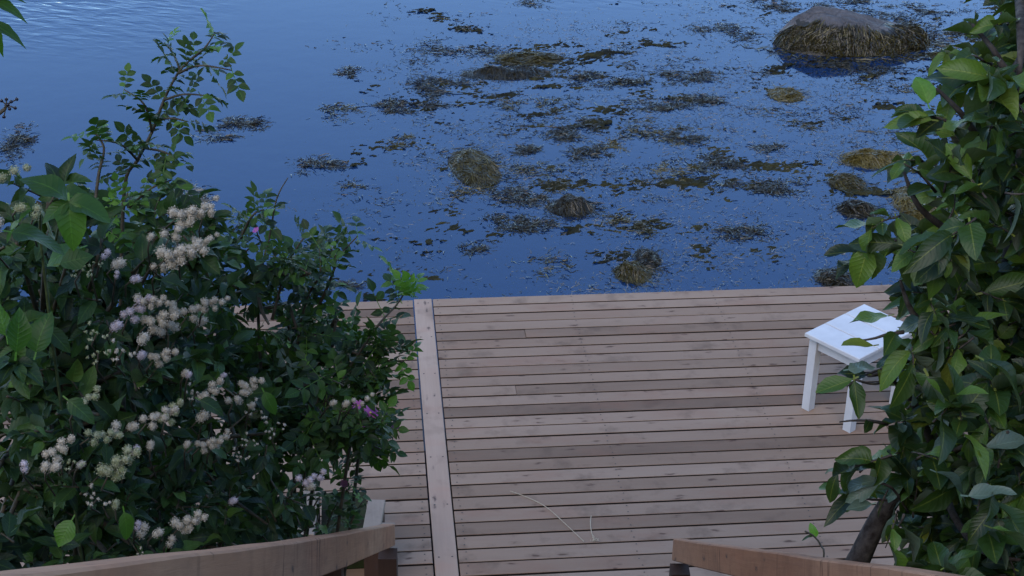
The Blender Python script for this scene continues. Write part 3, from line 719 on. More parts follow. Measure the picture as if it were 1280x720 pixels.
def pinnate(r, pairs=3):
    P = []; rl = 1.0
    P.append((np.array([(-.012, -.15, 0), (.012, -.15, 0), (.008, rl*.72, -.02), (-.008, rl*.72, -.02)]), np.array([(0, 1, 2, 3)]), np.array([(0, 0)]*4)))
    P.append(leaf_tpl(.40, .26, ovate, .12, r.uniform(.1, .4), 4, 0, r.uniform(-.4, .4), 0, 0, 0, rl*.70, r.uniform(-.15, .15)))
    for i in range(pairs):
        y = .12+.56*i/(pairs-.5)
        for s in (-1, 1):
            k = .8+.25*(i/pairs)
            P.append(leaf_tpl(.36*k, .23*k, ovate, r.uniform(.05, .3), r.uniform(.1, .5), 4, 0, r.uniform(-.5, .5), 0, 0, 0, y+r.uniform(-.02, .02), s*(1.15+r.uniform(-.2, .2))))
    return join(P)
def tpl_set(kind):
    r = random.Random(hash(kind) % 7 if False else {'tree': 1, 'spirea': 2, 'rose': 3, 'big': 4, 'new': 5, 'droop': 6}[kind]); out = []
    for i in range(12):
        if kind == 'tree': t = join([petiole(.16), leaf_tpl(1, r.uniform(.42, .66), r.choice([obov, obov, ovate]), r.uniform(.0, .42), r.uniform(-.1, .85), 8, .03, r.uniform(-.9, .9), r.uniform(.1, .45), r.uniform(0, 6))])
        elif kind == 'spirea': t = join([petiole(.08), leaf_tpl(1, r.uniform(.40, .60), ovate, r.uniform(.0, .38), r.uniform(-.05, .6), 6, .03, r.uniform(-.8, .8), r.uniform(0, .35), r.uniform(0, 6))])
        elif kind in ('rose', 'new'): t = pinnate(r, r.choice([2, 3, 3]))
        elif kind == 'big': t = join([petiole(.2), leaf_tpl(1, r.uniform(.52, .68), ovate, r.uniform(.05, .3), r.uniform(.05, .6), 8, .03, r.uniform(-.6, .6), r.uniform(.1, .4), r.uniform(0, 6))])
        else: t = join([petiole(.1), leaf_tpl(1, r.uniform(.30, .4), lance, .15, r.uniform(.4, .7), 7, .07, r.uniform(-.3, .3))])
        out.append(t)
    return out
TPL = {k: tpl_set(k) for k in ('tree', 'spirea', 'rose', 'big', 'new', 'droop')}
TME = {}
def tpl_mesh(kind, i, mat):
    key = (kind, i, mat)
    if key not in TME:
        v, f, u = TPL[kind][i]; me = bpy.data.meshes.new('leaf'); fast(me, v, f)
        l = me.uv_layers.new(name='UVMap'); lv = np.zeros(len(me.loops), dtype=np.int32); me.loops.foreach_get('vertex_index', lv)
        l.data.foreach_set('uv', u[lv].astype(np.float32).ravel()); me.materials.append(M[mat])
        me.polygons.foreach_set('use_smooth', np.ones(len(me.polygons), dtype=bool)); TME[key] = me
    return TME[key]
UP = Vector((0, 0, 1))
def rvec(r): 
    while True:
        v = Vector((r.uniform(-1, 1), r.uniform(-1, 1), r.uniform(-1, 1)))
        if .05 < v.length < 1: return v
class Plant:
    def __init__(s, name, base, label, cat, group=None, stem='stem', seed=1):
        s.e = empty(name, base, label, cat, group); s.leaves = []; s.mains = []; s.st = MB(); s.r = random.Random(seed); s.stem = stem; s.base = Vector(base)
    def leaf(s, kind, mat, pos, d, size, up=None, nrand=.55):
        t = d.normalized(); n = (up or UP)+rvec(s.r)*nrand; n = n-t*n.dot(t)
        n = n.normalized() if n.length > 1e-3 else t.orthogonal().normalized(); x = t.cross(n)
        s.leaves.append((kind, mat, s.r.randrange(12), Vector(pos), Matrix((x, t, n)).transposed(), size))
    def twig(s, a, d, L, nl, kind, mat, size, r0=.003, droop=.25, spread=.9, tipmat=None, zz=.9):
        r = s.r; pts = [Vector(a)]; d = d.normalized()
        for i in range(5):
            d = (d+rvec(r)*.22+UP*-.06*droop*i).normalized(); pts.append(pts[-1]+d*L/5)
        s.st.tube(pts, [r0*(1-.13*i) for i in range(6)], 4)
        ph = r.uniform(0, 6.28)
        for k in range(nl):
            f = .18+.82*(k+r.uniform(-.2, .2))/max(1, nl-1); f = min(1, max(.1, f)); i = min(4, int(f*5)); p = pts[i].lerp(pts[i+1], f*5-i)
            T = (pts[i+1]-pts[i]).normalized(); o = T.orthogonal().normalized(); o2 = T.cross(o); ph += 2.4
            side = o*math.cos(ph)+o2*math.sin(ph); side.z *= .6
            dd = T*(.45+.5*f)+side*spread+UP*(-droop*r.uniform(0, 1))
            m_ = tipmat if tipmat and f > .82 else mat
            s.leaf(kind, m_, p, dd, size*r.uniform(.45, 1.2)*(.8 if f > .9 else 1), nrand=zz)
        return pts
    def clump(s, c, R, ntw, nl, kind, mat, size, hub=None, droop=.25, upb=.25, tipmat=None, flat=1.0):
        r = s.r; c = Vector(c)
        if hub is not None:
            m_ = (hub+c)/2+rvec(r)*R*.5; s.st.tube(spline([hub, m_, c], 4), [.008-.005*i/8 for i in range(9)], 5)
        for k in range(ntw):
            v = rvec(r).normalized(); v.z = v.z*flat+upb; a = c+rvec(r)*R*.55
            s.twig(a, v, R*r.uniform(.6, 1.1), nl, kind, mat, size, r0=.0026, droop=droop, tipmat=tipmat)
    def main(s, pts, r, n=6):
        s.mains.append((pts, r, n))
    def flush(s, mat_stem, limit=295):
        for pts, r, n in s.mains:
            b = MB(); b.tube(pts, r, n); b.build(s.stem, mat_stem, s.e, smooth=True, loc=tuple(pts[0]))
        if s.st.v: tag(s.st.build('twigs', mat_stem, s.e, smooth=True, loc=tuple(s.base)), kind='stuff')
        def vis(L):
            px, py, d = proj(L[3]); return d+(0 if -20 < px < 1300 and -20 < py < 740 else 50)
        s.leaves.sort(key=vis); inv = s.base
        for kind, mat, i, p, R, sz in s.leaves[:limit]:
            o = bpy.data.objects.new('leaf', tpl_mesh(kind, i, mat)); C.objects.link(o); o.parent = s.e
            o.location = p-inv; o.rotation_euler = R.to_euler(); o.scale = (sz, sz, sz)
        rest = s.leaves[limit:]; by = {}
        for L in rest: by.setdefault(L[1], []).append(L)
        if not rest: return
        V, F, U, mi, b, mats = [], [], [], [], 0, []
        for q, (mat, LL) in enumerate(by.items()):
            mats.append(M[mat])
            for kind, _, i, p, R, sz in LL:
                v, f, u = TPL[kind][i]; V.append(v@np.array(R).T*sz+np.array(p)); F.append(f+b); U.append(u); b += len(v); mi.append(np.full(len(f), q))
        tag(mesh_obj('foliage', np.vstack(V), np.vstack(F), mats, s.e, uvs=np.vstack(U), smooth=True, loc=tuple(s.base), midx=np.concatenate(mi)), kind='stuff')
def grid(poly, step, r, jit=.4):
    xs_ = [p[0] for p in poly]; ys_ = [p[1] for p in poly]; out = []
    y = min(ys_)
    while y <= max(ys_):
        x = min(xs_)
        while x <= max(xs_):
            q = (x+r.uniform(-jit, jit)*step, y+r.uniform(-jit, jit)*step)
            if inside(*q, poly): out.append(q)
            x += step
        y += step
    return out
def pxr(r, d): return r*d/FPX

# ---- the tree on the right
tb = at(1058, 735, 3.71); tb = Vector((tb.x, tb.y, ground_z(tb.x, tb.y)-.1))
T = Plant('leafy_tree', tuple(tb), 'broad leaved tree with dark trunk overhanging the deck on the right', 'tree', stem='branch', seed=21)
tr = [tb, at(1056, 738, 3.71)-Vector((0, 0, .2)), at(1057, 737, 3.71), at(1067, 712, 3.7), at(1078, 690, 3.7), at(1098, 650, 3.68), at(1122, 612, 3.62), at(1165, 555, 3.5), at(1215, 470, 3.4), at(1255, 350, 3.3), at(1275, 220, 3.2), at(1285, 60, 3.1), at(1290, -80, 3.0)]
bb = MB(); sp_ = spline(tr, 5); bb.tube(sp_, [.036-.028*(i/(len(sp_)-1)) for i in range(len(sp_))], 9); bb.build('trunk', M['bark'], T.e, smooth=True, loc=tuple(tb))
br = [[(1122, 612, 3.62), (1150, 600, 3.3), (1200, 560, 3.0), (1260, 540, 2.8)], [(1165, 555, 3.5), (1140, 500, 3.3), (1110, 470, 3.15), (1085, 470, 3.1)],
      [(1215, 470, 3.4), (1170, 420, 3.1), (1140, 390, 3.0), (1125, 350, 3.0)], [(1255, 350, 3.3), (1200, 300, 3.1), (1150, 260, 3.0), (1130, 215, 3.0)],
      [(1275, 220, 3.2), (1230, 180, 3.05), (1200, 140, 3.0), (1170, 110, 3.0)], [(1285, 60, 3.1), (1262, 90, 3.0), (1240, 60, 3.0), (1215, 30, 3.0)],
      [(1165, 555, 3.5), (1190, 640, 3.2), (1230, 690, 3.0), (1275, 700, 2.9)], [(1122, 612, 3.62), (1105, 590, 3.4), (1090, 575, 3.35), (1075, 590, 3.3)],
      [(1275, 0, 3.1), (1276, 40, 2.9), (1274, 90, 2.85), (1262, 160, 2.9)]]
for b_ in br:
    P = spline([at(*q) for q in b_], 4); T.main(P, [.011-.008*i/(len(P)-1) for i in range(len(P))], 6)
rr = random.Random(3)
poly_t = [(1265, -30), (1248, 60), (1235, 105), (1200, 140), (1188, 190), (1158, 225), (1112, 265), (1098, 320), (1115, 355), (1132, 400), (1128, 450), (1112, 520), (1100, 575), (1128, 622), (1140, 690), (1150, 730), (1190, 790), (1460, 790), (1500, 300), (1440, -60)]
for (x, y) in grid(poly_t, 46, rr):
    d = rr.uniform(2.75, 3.4)
    T.clump(at(x, y, d), pxr(52, d), 2 if x < 1160 else 3, 6, 'tree', 'leaf_tree', .082, droop=.35, upb=.2)
poly_i = [(1250, -20), (1230, 150), (1190, 250), (1165, 330), (1160, 420), (1160, 520), (1150, 600), (1170, 740), (1220, 790), (1420, 790), (1440, 300), (1400, -50)]
for (x, y) in grid(poly_i, 44, rr):
    d = rr.uniform(3.2, 4.0)
    T.clump(at(x, y, d), pxr(60, d), 5, 7, 'tree', 'leaf_tree', .09, droop=.35, upb=.2)
# sprays that reach out over the deck and the water
for (a, b_, n, sz) in [((1140, 450, 3.0), (1055, 480, 2.95), 6, .078), ((1130, 415, 2.9), (1070, 425, 2.9), 4, .07), ((1140, 560, 3.1), (1050, 590, 3.05), 8, .075), ((1120, 300, 3.0), (1075, 330, 2.95), 6, .085),
                       ((1240, 80, 2.95), (1205, 80, 2.9), 5, .065), ((1200, 160, 2.95), (1150, 140, 2.9), 7, .07), ((1260, 30, 3.0), (1235, 25, 2.95), 6, .06), ((1170, 240, 3), (1128, 200, 2.95), 5, .06),
                       ((1140, 620, 3.2), (1060, 625, 3.15), 6, .07), ((1110, 530, 3.1), (1060, 510, 3.05), 5, .075)]:
    A_, B_ = at(*a), at(*b_); T.twig(A_, B_-A_, (B_-A_).length, n, 'tree', 'leaf_tree', sz, r0=.004, droop=.3, zz=.5)
def over_stool(L):
    px, py, d = proj(L[3]+L[4].col[1]*L[5]*.5); q = proj(L[3]+L[4].col[1]*L[5])
    return any(inside(a_, b_, P_) for a_, b_ in ((px, py), q[:2]) for P_ in ([(995, 415), (1080, 368), (1104, 384), (1096, 436), (1072, 462), (1030, 450)], [(1000, 425), (1032, 425), (1030, 520), (1000, 520)], [(1042, 500), (1080, 500), (1078, 548), (1042, 548)]))
T.leaves = [L for L in T.leaves if not over_stool(L)]
for (x, y, dx, dy, s, mt, d) in ((1092, 432, -34, 2, .062, 'leaf_tree', 2.9), (1068, 476, 4, 40, .068, 'leaf_tree', 2.9), (1066, 474, -44, 18, .07, 'leaf_tree', 2.9), (1060, 462, 30, -6, .06, 'leaf_pale', 2.9), (1110, 395, -40, 6, .07, 'leaf_tree', 2.9), (1100, 600, -50, 6, .075, 'leaf_pale', 3.1), (1098, 605, -46, 22, .07, 'leaf_pale', 3.1), (1105, 588, -40, -12, .06, 'leaf_tree', 3.1), (1090, 630, -34, 8, .055, 'leaf_pale', 3.1), (1096, 640, -30, 26, .06, 'leaf_pale', 3.1), (1075, 585, -24, -14, .045, 'leaf_new', 3.1), (1170, 590, 30, 10, .07, 'leaf_pale', 2.9), (1210, 620, 40, 0, .08, 'leaf_pale', 2.8), (1230, 560, 40, -10, .08, 'leaf_pale', 2.8), (1160, 470, 20, 40, .09, 'leaf_tree', 2.8), (1230, 450, 50, 20, .1, 'leaf_tree', 2.7), (1240, 660, 40, 10, .1, 'leaf_tree', 2.7), (1085, 310, -10, 36, .075, 'leaf_tree', 2.9), (1160, 130, -6, -30, .06, 'leaf_new', 2.9), (1165, 150, -40, -6, .07, 'leaf_tree', 2.9), (1180, 160, 40, -14, .08, 'leaf_tree', 2.9)):
    T.leaf('tree', mt, at(x, y, d), CR*dx-CU*dy-CF*rr.uniform(-8, 10), s*1.05, up=-CF*.35+UP*.85, nrand=.5)
T.st.tube(spline([at(1130, 470, 3.05), at(1095, 480, 2.95), at(1068, 474, 2.9)], 4), .0025, 5); T.st.tube(spline([at(1135, 640, 3.2), at(1115, 610, 3.12), at(1092, 602, 3.1)], 4), .0028, 5); T.st.tube([at(1110, 612, 3.12), at(1096, 640, 3.1)], .002, 4)
def over_trunk(L):
    px, py, d = proj(L[3]+L[4].col[1]*L[5]*.5); return d < 3.72 and inside(px, py, [(1045, 720), (1065, 660), (1095, 625), (1125, 625), (1120, 660), (1095, 720)])
T.leaves = [L for L in T.leaves if not over_trunk(L)]
T.flush(M['bark'])

# ---- small sprout by the right handrail
sp0 = plane(1029, 694, .55); sb0 = Vector((sp0.x, sp0.y, ground_z(sp0.x, sp0.y)))
S_ = Plant('leafy_sprout', tuple(Vector((sp0.x, sp0.y, 0.0))), 'thin green sprout rising just behind the right handrail', 'plant', seed=5)
q = proj(sp0)[2]
P = [Vector((sp0.x, sp0.y, 0.0)), at(1029, 705, q), at(1026, 682, q), at(1017, 670, q), at(1006, 664, q)]
S_.main(spline(P, 4), .004, 5); S_.leaf('tree', 'leaf_new', at(1020, 672, q), CU*.9-CR*.3, .06, up=-CF, nrand=.2); S_.leaf('tree', 'leaf_tree', at(1017, 671, q), -CR+CU*.2, .04, nrand=.3)
S_.flush(M['stem'])

# ---- flowers
def puff_cloud(r, puffs, npet, rp):
    V, F = [], []
    import bmesh as bm_
    q = bm_.new(); bm_.ops.create_icosphere(q, subdivisions=1, radius=1); cv = [v.co.copy() for v in q.verts]; cf = [tuple(v.index for v in f.verts) for f in q.faces]; q.free()
    for c, rad_ in puffs:
        b = len(V); V += [c+v*rad_*.72 for v in cv]; F += [(x+b, y+b, z+b, z+b) for x, y, z in cf]
        for k in range(npet):
            d = rvec(r).normalized(); p = c+d*rad_*r.uniform(.55, 1.0); t = d.orthogonal().normalized(); t = Matrix.Rotation(r.uniform(0, 6.28), 3, d) @ t; u = d.cross(t)
            s = rp*r.uniform(.6, 1.3); dd = d*s*r.uniform(-.3, 1.2); b = len(V)
            V += [p-t*s*.5, p+u*s*.6+dd*.5, p+t*s*.5, p-u*s*.6+dd]; F.append((b, b+1, b+2, b+3))
    return V, F
FM = {}
def flower_mesh(i, mat):
    if (i, mat) not in FM:
        r = random.Random(50+i); puffs = []
        if i < 4:     # fluffy panicle: separate puffs along a short axis
            n = 4+2*i
            for k in range(n):
                f = k/(n-1); a = k*2.4+r.uniform(-.4, .4); w_ = .0125*(1-.5*f); puffs.append((Vector((math.cos(a)*w_, .062*f, math.sin(a)*w_)), r.uniform(.0085, .0115)*(1-.2*f)))
        elif i < 6:   # one or two round heads
            for k in range(2): puffs.append((rvec(r)*.011, .0105))
        else:         # loose buds
            for k in range(11): puffs.append((rvec(r)*.026, .0035))
        V, F = puff_cloud(r, puffs, 240 if i < 6 else 16, .0019)
        me = bpy.data.meshes.new('flower_cluster'); me.from_pydata([tuple(v) for v in V], [], [f[:3] if f[2] == f[3] else f for f in F]); me.materials.append(M[mat]); FM[(i, mat)] = me
    return FM[(i, mat)]
def flower(pl_, px, py, d, i, mat, s=1.0, dirn=None):
    p = at(px, py, d); o = bpy.data.objects.new('flower_cluster', flower_mesh(i, mat)); C.objects.link(o); o.parent = pl_.e
    t = (dirn or (CU*pl_.r.uniform(.1, .9)+CR*pl_.r.uniform(.2, 1.2)-CF*pl_.r.uniform(-.3, .4))).normalized(); n = (-CF).cross(t).normalized(); x = n; z = x.cross(t)
    o.rotation_euler = Matrix((x, t, z)).transposed().to_euler(); o.location = p-t*.03*s-pl_.base; o.scale = (s, s, s)
    pl_.st.tube([p-t*.03*s, p-t*.055*s+CF*.02-UP*.01, p-t*.06+CF*.09-UP*.03], [.0014, .0016, .0018], 4)

# ---- white flowered bush on the left
sbx = at(150, 700, 3.3); sbase = Vector((sbx.x, sbx.y, ground_z(sbx.x, sbx.y)-.05))
SP = Plant('spirea_bush', tuple(sbase), 'large leafy bush with fluffy cream white flower spikes at the left', 'bush', seed=33)
dl_ = lambda x: 2.35+x/400*1.05
hubs = []
for (x, y) in ((60, 520), (150, 430), (200, 560), (260, 500), (90, 640), (290, 620), (330, 680)):
    d = dl_(x)+.7; h = at(x, y, d); g = Vector((h.x+SP.r.uniform(-.2, .2), h.y+.15, ground_z(h.x, h.y+.15)-.05)); hubs.append(h)
    SP.main(spline([g, (g+h)/2+rvec(SP.r)*.08, h], 5), [.011-.006*i/10 for i in range(11)], 6)
poly_s = [(-30, 300), (40, 250), (120, 262), (180, 275), (250, 290), (280, 345), (292, 420), (320, 500), (345, 590), (400, 640), (380, 735), (-30, 735)]
for (x, y) in grid(poly_s, 40, rr):
    d = dl_(x)+rr.uniform(0, .55); c_ = at(x, y, d); hb = min(hubs, key=lambda h: (h-c_).length)
    SP.clump(c_, pxr(46, d), 3, 8, 'spirea', 'leaf_spirea', .05, hub=hb if rr.random() < .4 else None, droop=.2, upb=.3)
for (x, y) in grid(poly_s, 48, rr):
    d = dl_(x)+rr.uniform(.6, 1.3); c_ = at(x, y, d)
    SP.clump(c_, pxr(60, d), 8, 9, 'spirea', 'leaf_spirea', .062, droop=.2, upb=.3)
FL = [(240, 268, 3, 'flower', 1.0), (225, 285, 1, 'flower', .9), (262, 262, 0, 'flower', .8), (228, 318, 3, 'flower', 1.1), (245, 308, 2, 'flower', .9), (208, 330, 1, 'flower', .8), (258, 300, 0, 'flower', .8),
      (165, 324, 4, 'flower', .9), (145, 315, 5, 'flowerlilac', .6), (152, 338, 5, 'flowerlilac', .5), (195, 288, 4, 'flower', .6), (183, 347, 4, 'flowerlilac', .7), (125, 318, 6, 'flowergreen', .8), (118, 330, 6, 'flowergreen', .8),
      (172, 385, 2, 'flowerlilac', 1.0), (190, 378, 3, 'flower', .9), (160, 400, 4, 'flowerlilac', .9), (200, 400, 2, 'flower', 1.0), (190, 412, 4, 'flower', .9), (215, 400, 1, 'flower', .9), (225, 380, 4, 'flower', .7), (168, 425, 6, 'flower', .9), (185, 437, 4, 'flowerlilac', .8), (205, 445, 2, 'flower', .8), (240, 460, 4, 'flower', .7),
      (250, 385, 2, 'flower', .9), (272, 380, 0, 'flower', .8), (265, 395, 4, 'flower', .8), (135, 405, 6, 'flowergreen', .9), (130, 425, 6, 'flowergreen', .9),
      (242, 462, 4, 'flowerlilac', .6), (265, 488, 2, 'flower', .9), (268, 512, 4, 'flower', .9), (258, 480, 6, 'flower', .9), (287, 466, 4, 'flowerlilac', .5), (315, 480, 2, 'flower', .9), (300, 495, 1, 'flower', .8), (322, 500, 4, 'flower', .7),
      (75, 560, 2, 'flower', .9), (62, 572, 4, 'flower', .8), (82, 578, 4, 'flower', .8), (34, 578, 5, 'flowerlilac', .7), (105, 565, 6, 'flowergreen', .9), (112, 575, 4, 'flower', .6), (108, 500, 1, 'flowergreen', .8), (150, 580, 3, 'flowergreen', 1.0), (130, 545, 2, 'flowergreen', .8), (158, 527, 5, 'flower', .8), (180, 530, 4, 'flower', .8), (200, 520, 2, 'flower', .9), (192, 545, 4, 'flower', .8), (215, 515, 2, 'flowergreen', .9), (178, 560, 5, 'flowerlilac', .6),
      (140, 612, 6, 'flower', 1.0), (148, 618, 4, 'flowergreen', .7), (240, 548, 4, 'flower', .7), (262, 555, 2, 'flower', .8), (275, 550, 1, 'flower', .7), (237, 653, 3, 'flower', 1.1), (210, 660, 4, 'flower', .9), (195, 655, 5, 'flower', .9), (225, 672, 5, 'flower', .7), (180, 652, 5, 'flowerlilac', .7), (192, 686, 6, 'flower', .7),
      (302, 622, 4, 'flowerlilac', .8), (390, 598, 1, 'flowerlilac', .9), (400, 605, 4, 'flower', .8), (425, 500, 4, 'flower', .7), (440, 498, 4, 'flower', .7), (455, 500, 0, 'flower', .6), (340, 510, 6, 'flower', .9), (352, 520, 6, 'flower', .9), (325, 545, 6, 'flower', .8), (310, 560, 6, 'flower', .9), (5, 262, 4, 'flower', .9), (40, 258, 4, 'flowergreen', .7), (58, 255, 5, 'flowergreen', .7), (10, 215, 0, 'flowergreen', .8)]
for x, y, i, mt, s in FL:
    flower(SP, x, y, dl_(x)-.14+rr.uniform(-.08, .05), i, mt, s*rr.uniform(.85, 1.12))
pr_ = random.Random(9); SP.leaves = [L for L in SP.leaves if not (365 < proj(L[3])[0] < 495 and 600 < proj(L[3])[1] < 675 and pr_.random() < .75)]
SP.flush(M['stem'])

def clears(L):      # the planter's rims show between the stems
    px, py, d = proj(L[3]+L[4].col[1]*L[5]*.5)
    return not (inside(px, py, [(455, 612), (492, 612), (492, 668), (452, 668)]) or inside(px, py, [(372, 604), (406, 604), (404, 672), (366, 672)]))
# ---- rose bush in the middle left
rbx = at(285, 640, 4.4); rbase = Vector((rbx.x, rbx.y, ground_z(rbx.x, rbx.y)-.05))
RB = Plant('rose_bush', tuple(rbase), 'dark green rose bush with purple blooms reaching over the deck', 'bush', seed=44)
rh = []
for (x, y, d) in ((330, 480, 4.1), (400, 480, 4.2), (460, 470, 4.2), (360, 380, 4.1), (440, 540, 4.1), (320, 330, 4.0), (420, 400, 4.2)):
    h = at(x, y, d); rh.append(h); RB.main(spline([rbase+rvec(RB.r)*.12, (rbase+h)/2+rvec(RB.r)*.1, h], 5), [.010-.006*i/10 for i in range(11)], 6)
dense = [(290, 400), (345, 415), (420, 425), (440, 405), (495, 415), (508, 470), (490, 520), (472, 560), (425, 568), (330, 560), (300, 470)]
for (x, y) in grid(dense, 36, rr):
    d = rr.uniform(3.85, 4.5); c_ = at(x, y, d); hb = min(rh, key=lambda h: (h-c_).length)
    RB.clump(c_, pxr(38, d), 4, 6, 'rose', 'leaf_rose', .105, hub=hb if rr.random() < .6 else None, droop=.3, upb=.15, tipmat='leaf_rose')
loose = [(280, 265), (345, 275), (360, 330), (430, 350), (415, 410), (300, 420), (275, 340)]
for (x, y) in grid(loose, 34, rr):
    d = rr.uniform(3.8, 4.3); c_ = at(x, y, d); hb = min(rh, key=lambda h: (h-c_).length)
    RB.clump(c_, pxr(30, d), 2, 5, 'rose', 'leaf_rose', .095, hub=hb if rr.random() < .5 else None, droop=.2, upb=.2)
def shoot(pl_, pts, n, kind, mat, size, r0=.0045, tip=None, droop=.15):
    P = spline([at(*p) for p in pts], 5); k = len(P); pl_.main(P, [r0*(1-.6*i/(k-1)) for i in range(k)], 5); ph = pl_.r.uniform(0, 6)
    for i in range(n):
        f = .15+.85*i/(n-1); j = min(k-2, int(f*(k-1))); p = P[j].lerp(P[j+1], f*(k-1)-j); Tn = (P[j+1]-P[j]).normalized(); o = Tn.orthogonal().normalized(); o2 = Tn.cross(o); ph += 2.4
        sd_ = o*math.cos(ph)+o2*math.sin(ph); pl_.leaf(kind, tip if tip and f > .8 else mat, p, Tn*.5+sd_-UP*droop, size*pl_.r.uniform(.75, 1.15), nrand=.5)
shoot(RB, [(370, 440, 4.1), (385, 370, 4.05), (415, 330, 4.0), (447, 295, 4.0)], 13, 'rose', 'leaf_rose', .09)
shoot(RB, [(340, 400, 4.0), (360, 330, 4.0), (385, 290, 4.0)], 9, 'rose', 'leaf_rose', .09)
shoot(RB, [(400, 380, 4.05), (420, 325, 4.0), (400, 300, 4.0)], 8, 'rose', 'leaf_rose', .09)
shoot(RB, [(430, 470, 4.2), (470, 410, 4.2), (495, 382, 4.25), (508, 362, 4.25)], 12, 'rose', 'leaf_rose', .10, tip='leaf_new')
shoot(RB, [(440, 440, 4.2), (478, 450, 4.2), (505, 452, 4.2)], 7, 'rose', 'leaf_rose', .10, tip='leaf_new')
shoot(RB, [(440, 540, 4.15), (465, 545, 4.1), (482, 560, 4.1)], 8, 'rose', 'leaf_rose', .09)
shoot(RB, [(300, 300, 4.0), (315, 270, 3.95), (330, 262, 3.95)], 8, 'rose', 'leaf_rose', .09)
shoot(RB, [(400, 690, 4.3), (415, 640, 4.3), (440, 605, 4.3)], 12, 'rose', 'leaf_rose', .075)
shoot(RB, [(430, 690, 4.35), (440, 650, 4.3), (455, 625, 4.3)], 10, 'rose', 'leaf_rose', .07, tip='leaf_new')
shoot(RB, [(375, 700, 4.2), (385, 650, 4.2), (400, 620, 4.2)], 10, 'rose', 'leaf_rose', .08)
RB.main(spline([at(328, 330, 3.95), at(338, 290, 3.95), at(346, 248, 3.95), at(360, 222, 3.95)], 4), [.0035-.0022*i/12 for i in range(13)], 5)
for k in range(3): RB.leaf('new', 'leaf_new', at(516, 368, 4.2), rvec(RB.r)*.7+UP*.6, .085, up=-CF, nrand=.6)
def rose_bloom(pl_, px, py, d, s, mat='rose', yaw=0):
    s *= .8; c = at(px, py, d); n = (-CF*.5+UP*.8+CR*yaw).normalized(); t = n.orthogonal().normalized(); u = n.cross(t); V, F = [], []
    for k in range(5):
        a = k*2*math.pi/5; dr_ = t*math.cos(a)+u*math.sin(a); sd_ = n.cross(dr_); b = len(V)
        V += [c, c+dr_*s*.5-sd_*s*.38+n*s*.10, c+dr_*s*.95-sd_*s*.36+n*s*.22, c+dr_*s*.88+n*s*.2, c+dr_*s*.95+sd_*s*.36+n*s*.22, c+dr_*s*.5+sd_*s*.38+n*s*.10, c+dr_*s*.5+n*s*.02]
        F += [(b, b+1, b+6), (b+1, b+2, b+3, b+6), (b+6, b+3, b+4, b+5), (b, b+6, b+5)]
    o = mesh_obj('flower', V, F, M[mat], pl_.e, smooth=True, loc=tuple(c))
    if mat == 'rose':
        b_ = MB(); b_.tube([c+n*s*.02, c+n*s*.14], [s*.16, s*.1], 7); b_.build('stamens', M['stamen'], o, loc=tuple(c))
    pl_.st.tube([c, c+CF*.04-UP*.02, c+CF*.12-UP*.05], .002, 4)
rose_bloom(RB, 463, 516, 3.85, .026, yaw=.6); rose_bloom(RB, 448, 507, 3.9, .02, yaw=-.3); rose_bloom(RB, 452, 532, 3.85, .02, yaw=-.6); rose_bloom(RB, 494, 533, 3.95, .016, 'rosewilt', .4)
rose_bloom(RB, 320, 288, 3.85, .012, 'rose', -.5); rose_bloom(RB, 430, 605, 4.15, .016, 'rosewilt', .2)
RB.leaves = [L for L in RB.leaves if (clears(L) or RB.r.random() < .2) and (proj(L[3]+L[4].col[1]*L[5]*.8)[0] < (528 if proj(L[3])[1] < 470 else 505) or L[1] == 'leaf_new')]
RB.flush(M['stem'])

# ---- tall rose shoots against the water
TS = Plant('tall_rose_shoot', tuple(sbase+Vector((-.1, .1, 0))), 'tall upright rose shoot with small leaves standing out against the blue water', 'plant', seed=61)
g0 = TS.base; main = [(150, 420, 3.2), (155, 240, 3.1), (172, 200, 3.08), (190, 165, 3.06), (205, 125, 3.05), (222, 92, 3.04), (238, 75, 3.04)]
TS.main(spline([g0, at(150, 420, 3.2)], 4), .007, 6)
shoot(TS, main, 16, 'rose', 'leaf_rose', .074, .0046, tip='leaf_rose', droop=.05)
for b_ in ([(190, 165, 3.06), (180, 130, 3.0), (155, 112, 3.0)], [(205, 125, 3.05), (230, 118, 3.0), (262, 120, 3.0)], [(222, 92, 3.04), (250, 82, 3.0), (290, 88, 3.0)], [(225, 88, 3.04), (218, 70, 3.05), (208, 55, 3.05)],
           [(238, 75, 3.04), (256, 60, 3.04), (268, 42, 3.04)], [(180, 185, 3.07), (205, 190, 3.0), (222, 200, 3.0)], [(172, 200, 3.08), (150, 180, 3.0), (120, 175, 3.0)], [(195, 150, 3.05), (215, 148, 3.02), (235, 152, 3.0)]):
    shoot(TS, b_, 5, 'rose', 'leaf_rose', .064, .003, tip='leaf_new' if b_[-1][1] < 60 else None, droop=.1)
shoot(TS, [(118, 260, 3.0), (124, 215, 3.0), (130, 185, 3.0), (118, 165, 3.0)], 9, 'rose', 'leaf_rose', .07, .004, tip='leaf_new')
shoot(TS, [(160, 260, 3.05), (190, 235, 3.0), (215, 225, 3.0)], 8, 'rose', 'leaf_rose', .075, .003)
shoot(TS, [(120, 290, 3.05), (150, 262, 3.0), (160, 240, 3.0)], 9, 'rose', 'leaf_new', .07, .003)
TS.flush(M['stem'])

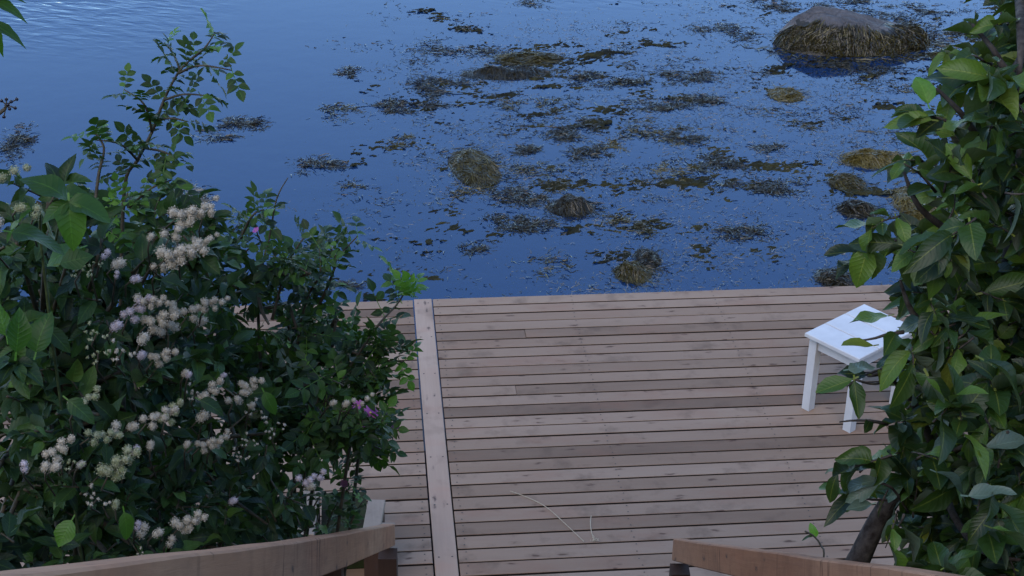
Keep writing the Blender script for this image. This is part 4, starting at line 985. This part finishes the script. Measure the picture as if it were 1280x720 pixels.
# ---- broad leaved plant in front of it
bl = at(60, 420, 2.75); bbase = Vector((bl.x, bl.y, ground_z(bl.x, bl.y)-.05))
BL = Plant('broad_leaf_plant', tuple(bbase), 'plant with a few large bright green leaves at the left edge', 'plant', seed=71)
n0 = at(86, 252, 2.2)
BL.main(spline([bbase, at(62, 400, 2.62), at(70, 300, 2.4), n0], 5), [.0035-.0018*i/15 for i in range(16)], 5)
for dx, dy, s, up_ in ((-40, -42, .075, .3), (6, 44, .068, .9), (40, 12, .062, 1), (-22, 18, .05, .8)):
    BL.leaf('big', 'leaf_big', n0, CR*dx-CU*dy-CF*rr.uniform(0, 12), s*.95, up=-CF*.25+UP*.9, nrand=.45)
for (x, y, dx, dy, s, mt) in ((15, 290, 60, 5, .085, 'leaf_big'), (75, 330, 35, -10, .06, 'leaf_spirea'), (100, 310, -42, 10, .075, 'leaf_big'), (40, 262, -30, 30, .07, 'leaf_big'), (20, 440, 10, -60, .075, 'leaf_big'), (45, 440, 14, -55, .07, 'leaf_big'), (8, 420, -12, -50, .07, 'leaf_big'), (60, 410, 30, 30, .055, 'leaf_spirea'), (70, 245, 50, 2, .07, 'leaf_big'), (330, 490, 18, 36, .06, 'leaf_big'), (85, 500, 40, 30, .06, 'leaf_spirea'), (90, 650, -20, 40, .055, 'leaf_big'), (155, 640, 8, 45, .06, 'leaf_big'), (20, 660, 40, -40, .06, 'leaf_spirea'), (250, 500, 40, 20, .06, 'leaf_spirea'), (200, 350, 60, 16, .065, 'leaf_spirea')):
    BL.leaf('big', mt, at(x, y, dl_(x)-.18), CR*dx-CU*dy-CF*rr.uniform(-6, 12), s*.85, up=-CF*.2+UP*.9, nrand=.75)
BL.flush(M['greenstem'])

# ---- leaves hanging into the top left corner, and dark berries at the left edge
tl = at(-420, 30, 2.0); tlb = Vector((tl.x, tl.y, ground_z(tl.x, tl.y)-.05))
HB = Plant('overhanging_branch', tuple(tlb), 'pointed drooping leaves hanging into the top left corner', 'branch', seed=81)
HB.main(spline([tlb, at(-250, 150, 2.0), at(-45, 20, 2.0), at(-10, -12, 2.0)], 5), [.008-.005*i/15 for i in range(16)], 5)
for (x, y, dx, dy, s) in ((-12, 0, 40, 14, .05), (-14, 28, 44, 18, .052), (-10, 30, 14, 40, .04), (-20, -10, 40, 0, .05)):
    HB.leaf('droop', 'leaf_big', at(x, y, 2.0), CR*dx-CU*dy, s, up=-CF*.4+UP*.7, nrand=.2)
HB.flush(M['greenstem'])
BP = Plant('berry_plant', tuple(tlb+Vector((.05, .1, 0))), 'thin stalk with a few dark berries at the left edge', 'plant', seed=83)
BP.main(spline([BP.base, at(-180, 240, 2.1), at(-14, 150, 2.1), at(8, 130, 2.1)], 5), [.005-.003*i/15 for i in range(16)], 5)
for (x, y) in ((2, 126), (8, 124), (14, 127), (21, 124), (12, 136), (19, 135), (5, 146), (2, 139), (10, 131)):
    c = at(x, y, 2.1); b_ = MB()
    import bmesh as _bm
    q = _bm.new(); _bm.ops.create_icosphere(q, subdivisions=1, radius=.0028); b_.add([c+v.co for v in q.verts], [tuple(v.index for v in f.verts) for f in q.faces]); q.free()
    b_.build('berry', M['berry'], BP.e, smooth=True, loc=tuple(c)); BP.st.tube([at(8, 131, 2.1), c], .0009, 4)
BP.flush(M['stem'])
